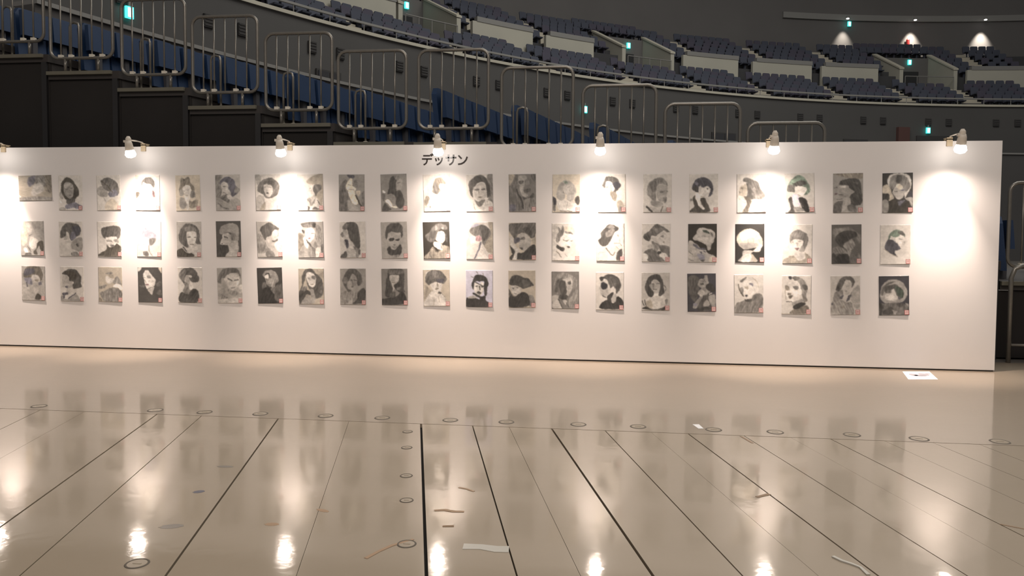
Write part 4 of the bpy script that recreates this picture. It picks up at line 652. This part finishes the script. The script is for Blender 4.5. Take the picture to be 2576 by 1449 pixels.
# ------------------------------------------------------------------ title lettering: each stroke a thin raised bar
def stroke(mb, pts, wd):
    P = [Vector((x, z)) for x, z in pts]; L = []; R_ = []
    for i, p in enumerate(P):
        d = (P[min(i + 1, len(P) - 1)] - P[max(i - 1, 0)]).normalized(); n = Vector((-d.y, d.x)) * wd / 2
        L.append(p + n); R_.append(p - n)
    k = len(P)
    v = [(q.x, y, q.y) for y in (-.004, 0.0) for q in L + R_]
    f = []
    for i in range(k - 1):
        f += [(i, i + 1, k + i + 1, k + i), (2 * k + i, 3 * k + i, 3 * k + i + 1, 2 * k + i + 1), (i, 2 * k + i, 2 * k + i + 1, i + 1), (k + i, k + i + 1, 3 * k + i + 1, 3 * k + i)]
    f += [(0, k, 3 * k, 2 * k), (k - 1, 3 * k - 1, 4 * k - 1, 2 * k - 1)]
    mb.add(v, f)
# stroke points read in centimetres from each letter's own corner
LET = [('de', -6.103, 'black katakana letter de opening the wall title', [[(1.2, 14.6), (12.5, 14.6)], [(-.8, 9.5), (15.6, 9.5)], [(7.6, 9.2), (7.4, 5.6), (6, 2.6), (3.6, .8), (1.8, .3)], [(13.2, 17.0), (15.2, 13.6)], [(15.6, 18.2), (17.4, 15.0)]]),
       ('small_tsu', -5.958, 'black small katakana letter tsu under the lit bulb in the title', [[(.6, 10.6), (2.2, 5.8)], [(4.8, 11.2), (6.4, 7.0)], [(11.6, 11.4), (10.8, 7.2), (8.6, 3.6), (5.6, 1.2), (2.6, .2)]]),
       ('sa', -5.835, 'faded katakana letter sa third in the title', [[(-.6, 11.4), (17.0, 11.4)], [(4.2, 16.2), (4.2, 5.4)], [(12.4, 16.2), (12.3, 8.6), (11.2, 4.4), (8.6, 1.6), (5.4, .2)]]),
       ('n', -5.698, 'black katakana letter n closing the wall title', [[(.8, 14.8), (5.8, 9.6)], [(15.0, 12.8), (13.0, 7.6), (9.6, 3.8), (5.4, 1.6), (.2, .9)]])]
for nm, x0, lab, sts in LET:
    mb = MB()
    for s_ in sts: stroke(mb, [(px * .0070, pz * .0070) for px, pz in s_], .0165)
    tag(mb.build('title_letter', 'letter', None, (x0, -.0002, 2.174)), lab, 'letter', 'katakana title letters')

# ------------------------------------------------------------------ the drawings
NU, NV = 70, 97
def catmull(P, closed, n=5):
    P = np.array(P, float); N = len(P); out = []
    rng = range(N) if closed else range(N - 1)
    for i in rng:
        if closed: p0, p1, p2, p3 = P[i - 1], P[i], P[(i + 1) % N], P[(i + 2) % N]
        else: p0, p1, p2, p3 = P[max(i - 1, 0)], P[i], P[i + 1], P[min(i + 2, N - 1)]
        for k in range(n):
            t = k / n
            out.append(.5 * ((2 * p1) + (-p0 + p2) * t + (2 * p0 - 5 * p1 + 4 * p2 - p3) * t * t + (-p0 + 3 * p1 - 3 * p2 + p3) * t ** 3))
    if not closed: out.append(P[-1])
    return np.array(out)
def seg_dist(X, Y, P, closed):
    Q = np.roll(P, -1, 0) if closed else P[1:]; A = P if closed else P[:-1]
    d = Q - A; L2 = (d ** 2).sum(1) + 1e-9
    px = X[:, None] - A[None, :, 0]; py = Y[:, None] - A[None, :, 1]
    t = np.clip((px * d[:, 0] + py * d[:, 1]) / L2, 0, 1)
    D = np.sqrt(((px - t * d[:, 0]) ** 2 + (py - t * d[:, 1]) ** 2).min(1))
    if not closed: return D, None
    c = ((A[:, 1] > Y[:, None]) != (Q[:, 1] > Y[:, None])) & (X[:, None] < A[:, 0] + (Y[:, None] - A[:, 1]) * d[:, 0] / (d[:, 1] + 1e-9))
    return D, c.sum(1) % 2 == 1
def vnoise(rs, U, V, n):
    g = rs.rand(n + 2, int(n * 1.4) + 3); x = U * n; y = V * n * 1.4
    i = x.astype(int); j = y.astype(int); fx = x - i; fy = y - j
    fx = fx * fx * (3 - 2 * fx); fy = fy * fy * (3 - 2 * fy)
    return (g[i, j] * (1 - fx) + g[i + 1, j] * fx) * (1 - fy) + (g[i, j + 1] * (1 - fx) + g[i + 1, j + 1] * fx) * fy - .5
TINT = {'': (1.015, .995, .965), 'n': (1.04, .995, .92), 'b': (.98, .975, 1.05), 'g': (.93, 1.05, .95), 'r': (1.13, .93, .95)}
def s2l(v):
    v = np.clip(v, 0, 255) / 255.0
    return np.where(v <= .04045, v / 12.92, ((v + .055) / 1.055) ** 2.4)
def paint(spec, lw, bg, seed, asp):
    rs = np.random.RandomState(seed)
    V, U = np.meshgrid(np.linspace(0, 1, NV), np.linspace(0, 1, NU), indexing='ij')   # V down the sheet
    U = U.ravel(); V = V.ravel()
    wob = 2.2
    X = U * 100 + wob * (vnoise(rs, U, V, 9) + .8 * vnoise(rs, U, V, 22))
    Y = (V * 100 + wob * .8 * (vnoise(rs, U, V, 9) + .8 * vnoise(rs, U, V, 22))) * asp
    th = rs.uniform(-.9, .9)
    Us = np.clip((U - .5) * math.cos(th) + (V - .5) * math.sin(th) * .7 + .5, 0, 1); Vs = np.clip((V - .5) * math.cos(th) - (U - .5) * math.sin(th) * .7 + .5, 0, 1)
    streak = vnoise(rs, Us, Vs * .2, 34)
    mot = .13 * vnoise(rs, U, V, 5) + .16 * vnoise(rs, U, V, 11) + .13 * vnoise(rs, U, V, 26)
    shade = .12 * vnoise(rs, U, V, 3)
    m = re.match(r'(\d+)([nbgr]?)', bg); sc = 200.0 / lw
    img = float(m.group(1)) * sc * (1 + .5 * mot)[:, None] * np.array(TINT[m.group(2)])[None, :]
    for op in spec.split(';'):
        k, t, ti, rest = re.match(r'([pl])(\d+)([nbgr]?) (.*)$', op).groups()
        tok = rest.split(' '); wd = 0
        if k == 'l': wd = float(tok[0]); tok = tok[1:]
        P = np.array([[float(c) for c in q.split(',')] for q in tok]); P[:, 1] *= asp
        P = catmull(P, k == 'p')
        D, ins = seg_dist(X, Y, P, k == 'p')
        if k == 'p': al_ = np.clip(.5 - np.where(ins, -D, D) / 4.6, 0, 1)
        else: al_ = np.clip(.5 - (D - wd * .5) / 3.2, 0, 1)
        al_ = (al_ * al_ * (3 - 2 * al_) * .97)[:, None]
        tx = 1 + mot + shade + (.34 * streak if float(t) * sc < 135 else 0)
        img = img * (1 - al_) + al_ * float(t) * sc * tx[:, None] * np.array(TINT[ti])[None, :]
    g = img.reshape(NV, NU, 3); gp = np.pad(g, ((1, 1), (1, 1), (0, 0)), mode='edge')
    img = (.4 * g + .15 * (gp[:-2, 1:-1] + gp[2:, 1:-1] + gp[1:-1, :-2] + gp[1:-1, 2:])).reshape(-1, 3)
    return (.80 * s2l(img) / s2l(np.array(200.0))).clip(.01, .86)
def curl(u, v):                                # u right, v up from the lower edge: lower corner lifts off the wall
    q = np.clip((.22 - v) / .22, 0, 1)
    return .0025 + .0045 * q * q * (.25 + .75 * u)
def sheet_mesh(w, h, cols, name):
    V, U = np.meshgrid(np.linspace(1, 0, NV), np.linspace(0, 1, NU), indexing='ij')
    U = U.ravel(); V = V.ravel()
    co = np.stack([(U - .5) * w, -curl(U, V), (V - .5) * h], 1)
    idx = np.arange(NU * NV).reshape(NV, NU)
    f = np.stack([idx[:-1, :-1], idx[1:, :-1], idx[1:, 1:], idx[:-1, 1:]], -1).reshape(-1, 4)
    border = np.concatenate([idx[0, :], idx[1:, -1], idx[-1, -2::-1], idx[-2:0:-1, 0]])
    nb = len(border); bco = co[border].copy(); bco[:, 1] += .002
    base = len(co); r = np.arange(nb)
    sk = np.stack([border, border[(r + 1) % nb], base + (r + 1) % nb, base + r], 1)
    co = np.concatenate([co, bco]); f = np.concatenate([f, sk]); cols = np.concatenate([cols, np.full((nb, 3), .42)])
    me = bpy.data.meshes.new(name)
    me.vertices.add(len(co)); me.vertices.foreach_set('co', co.ravel())
    me.loops.add(f.size); me.loops.foreach_set('vertex_index', f.ravel().astype(np.int32))
    me.polygons.add(len(f)); me.polygons.foreach_set('loop_start', np.arange(0, f.size, 4, dtype=np.int32))
    me.polygons.foreach_set('use_smooth', np.ones(len(f), bool))
    me.update(calc_edges=True)
    at = me.color_attributes.new('Col', 'FLOAT_COLOR', 'POINT')
    at.data.foreach_set('color', np.concatenate([cols, np.ones((len(cols), 1))], 1).astype(np.float32).ravel())
    me.materials.append(MT['drawing']); me.validate()
    return me
SW, SH = .303, .416
# red seal at the lower right corner of a sheet
def seal_mesh():
    mb = MB(); w, h = .044, .048
    def sb(x0, z0, x1, z1, d, mi):
        v = []
        for dd in (d, 0):
            for x, z in ((x0, z0), (x1, z0), (x1, z1), (x0, z1)):
                X_ = SW / 2 - w - .004 + x; Z_ = -SH / 2 + .005 + z
                v.append((X_, -float(curl(X_ / SW + .5, Z_ / SH + .5)) - dd, Z_))
        mb.add(v, [(0, 1, 2, 3), (0, 4, 5, 1), (1, 5, 6, 2), (2, 6, 7, 3), (3, 7, 4, 0)], mi)
    sb(0, 0, w, h, .0006, 0)
    e = .0055
    for r_ in ((0, 0, w, e), (0, h - e * .6, w, h), (0, e, e, h - e * .6), (w - e, e, w, h - e * .6)): sb(*r_, .0011, 1)
    for x in (.012, .0205, .029): sb(x, .013, x + .0035, .033, .0011, 1)
    sb(.012, .033, .0325, .036, .0011, 1)
    return mb
sm = seal_mesh(); seal0 = None
for row in ART.strip().split('\n'):
    rc, pos, lw, bg, lab, ops = row.split('|')
    r_, c_ = map(int, rc.split()); x, z, tilt = map(float, pos.split())
    land = (r_, c_) == (1, 1)
    w, h = (.428, .302) if land else (SW, SH)
    cols = paint(ops, float(lw), bg, r_ * 100 + c_, h / w)
    o = bpy.data.objects.new('portrait_drawing', sheet_mesh(w, h, cols, 'portrait_drawing')); COL.objects.link(o)
    o.location = (x, -.0005, z); o.rotation_euler = (0, tilt, 0)
    tag(o, lab, 'drawing', 'portrait drawings in three rows on the white wall')
    if not land:
        if seal0 is None: s_ = sm.build('seal', ['seal_pale', 'seal_red'], o); s_['label'] = 'small square red seal mark'; seal0 = s_
        else:
            s_ = seal0.copy(); COL.objects.link(s_); s_.parent = o

# ------------------------------------------------------------------ things on the floor
t = thing('floor_sheet_print', (-.874, -.34, 0), 'white printed sheet lying on the floor against the wall near its right end', 'paper')
q = [(-1.073, -.582), (-.777, -.538), (-.681, -.097), (-.965, -.14)]
mb = MB(); mb.prism([(a - t.location.x, b - t.location.y) for a, b in q], .0005, .0025); mb.build('sheet', 'paper', t)
for cx_, cy_, rx_, ry_ in ((-.05, .02, .04, .06), (.06, .05, .05, .07), (.0, -.02, .06, .04), (.12, .1, .025, .03)):
    mb = MB(); mb.prism([(cx_ + rx_ * math.cos(k * .524), cy_ + ry_ * math.sin(k * .524)) for k in range(12)], .0025, .003); mb.build('printed_figure', 'ink', t)
pl = thing('floor_plug', (0, 0, 0), 'round metal fastening plug with dark rim set in the floor along the board joint', 'floor plug', 'floor plugs along the joint')
n = 20
mb = MB(); v = []; f = []
for rr_, zz in ((.061, .0003), (.058, .0025), (.050, .0025), (.0485, .0008)):
    v += [(rr_ * math.cos(2 * math.pi * k / n), rr_ * math.sin(2 * math.pi * k / n), zz) for k in range(n)]
for g in range(3):
    f += [(g * n + k, g * n + (k + 1) % n, (g + 1) * n + (k + 1) % n, (g + 1) * n + k) for k in range(n)]
mb.add(v, f); mb.build('rim', 'plug_ring', pl)
mb = MB(); mb.prism([(.049 * math.cos(2 * math.pi * k / n), .049 * math.sin(2 * math.pi * k / n)) for k in range(n)], .0004, .0016); mb.box((-.022, -.005, .0016), (.022, .005, .003)); mb.build('cap', 'plug', pl)
first = True
for x, y, lab, s_ in [(-7.182, -2.82, 0, 1), (-6.728, -2.808, 0, 1), (-6.2, -2.8, 0, 1), (-5.749, -2.80, 0, 1), (-5.218, -2.793, 0, 1), (-4.788, -2.79, 0, 1), (-4.246, -2.785, 0, 1), (-3.805, -2.785, 0, 1),
                (-3.26, -2.796, 0, 1), (-2.825, -2.801, 0, 1), (-2.294, -2.802, 0, 1), (-1.855, -2.845, 0, 1.1), (-1.321, -2.841, 0, 1.1), (-8.6, -2.82, 0, 1), (-7.6, -2.815, 0, 1),
                (-5.455, -3.165, 1, .62), (-5.36, -3.554, 1, .62), (-5.215, -4.121, 1, .62), (-5.11, -4.519, 1, .62), (-4.965, -5.073, 1, .75), (-6.066, -5.428, 2, .85)]:
    o = pl if first else copy_tree(pl); first = False
    o.location = (x, y, 0); o.scale = (s_, s_, 1)
    if lab == 1: o['label'] = 'round metal fastening plug beside the widest dark gap between boards'; o['group'] = 'floor plugs along the widest gap'
    if lab == 2: o['label'] = 'lone round metal plug out on a floor board away from the joints'; del o['group']
def strip(name, pts, wd, m, lab, cat, h=.0018):
    cx_ = sum(p[0] for p in pts) / len(pts); cy_ = sum(p[1] for p in pts) / len(pts)
    P = [Vector((p[0] - cx_, p[1] - cy_)) for p in pts]; L = []; R_ = []
    for i, p in enumerate(P):
        d = (P[min(i + 1, len(P) - 1)] - P[max(i - 1, 0)]).normalized(); nn = Vector((-d.y, d.x)) * wd / 2 * (.75 + .5 * random.random())
        L.append(p + nn); R_.append(p - nn)
    mb = MB(); mb.prism([(q.x, q.y) for q in R_ + L[::-1]], .0003, h)
    return tag(mb.build(name, m, None, (cx_, cy_, 0)), lab, cat)
strip('tape_scrap', [(-5.105, -5.248), (-5.07, -5.17), (-5.03, -5.10), (-4.985, -5.055), (-4.947, -5.017)], .016, 'tape_tan', 'long curved tan tape scrap ending at a floor plug', 'tape scrap')
strip('tape_scrap', [(-4.93, -4.645), (-4.88, -4.63), (-4.83, -4.645), (-4.775, -4.64)], .022, 'tape_tan', 'tan branching tape residue beside the widest board gap', 'tape scrap')
strip('tape_scrap', [(-4.845, -4.845), (-4.79, -4.835)], .022, 'tape_brown', 'short brown tape dash on the floor between two board gaps', 'tape scrap')
strip('tape_scrap', [(-4.87, -4.28), (-4.82, -4.30), (-4.775, -4.335)], .016, 'tape_tan', 'thin bent tan tape sliver on a reflecting board', 'tape scrap')
strip('tape_scrap', [(-3.23, -4.215), (-3.15, -4.155)], .02, 'tape_brown', 'short brown tape piece touching a board gap', 'tape scrap')
strip('tape_scrap', [(-4.702, -5.066), (-4.62, -5.06), (-4.55, -5.075), (-4.49, -5.07)], .07, 'tape_white', 'wide whitish clear tape patch on the floor', 'tape scrap')
strip('tape_scrap', [(-3.372, -2.66), (-3.348, -2.78)], .045, 'paper', 'small white sticker on the floor sheet before the joint', 'sticker')
strip('cord_scrap', [(-3.045, -4.96), (-3.02, -5.0), (-2.985, -5.03), (-2.96, -5.06), (-2.95, -5.13)], .014, 'tape_white', 'pale curled cord scrap lying on the floor boards', 'cord', .006)
strip('tape_scrap', [(-2.10, -4.45), (-2.06, -4.47), (-2.01, -4.50)], .012, 'tape_brown', 'dark bent tape sliver on boards past the cord scrap', 'tape scrap')
strip('tape_scrap', [(-3.095, -2.95), (-3.045, -3.12)], .016, 'tape_brown', 'brown tape strip running along a board seam just past the joint', 'tape scrap')
def oval(x, y, rx, ry, rot, m, lab):
    mb = MB(); c, s_ = math.cos(rot), math.sin(rot)
    P = [(rx * math.cos(2 * math.pi * k / 18) * (1 + .15 * math.sin(3 * k)), ry * math.sin(2 * math.pi * k / 18)) for k in range(18)]
    mb.prism([(c * a - s_ * b, s_ * a + c * b) for a, b in P], .0002, .0006)
    tag(mb.build('floor_stain', m, None, (x, y, 0)), lab, 'stain')
oval(-6.15, -5.02, .055, .028, .3, 'stain', 'oval grey scuff on a floor board near the lone plug')
oval(-6.276, -4.541, .03, .022, .5, 'stain_blue', 'small dark blue scuff on a floor board')
oval(-5.50, -4.72, .04, .016, -.4, 'tape_tan', 'faint tan oval smear on a plain wide board')
oval(-5.68, -4.93, .035, .02, .1, 'tape_tan', 'second faint tan smear lying near the plain wide board seam')
oval(-6.35, -4.10, .05, .02, .0, 'stain', 'faint grey scuff between the lone plug and the joint')
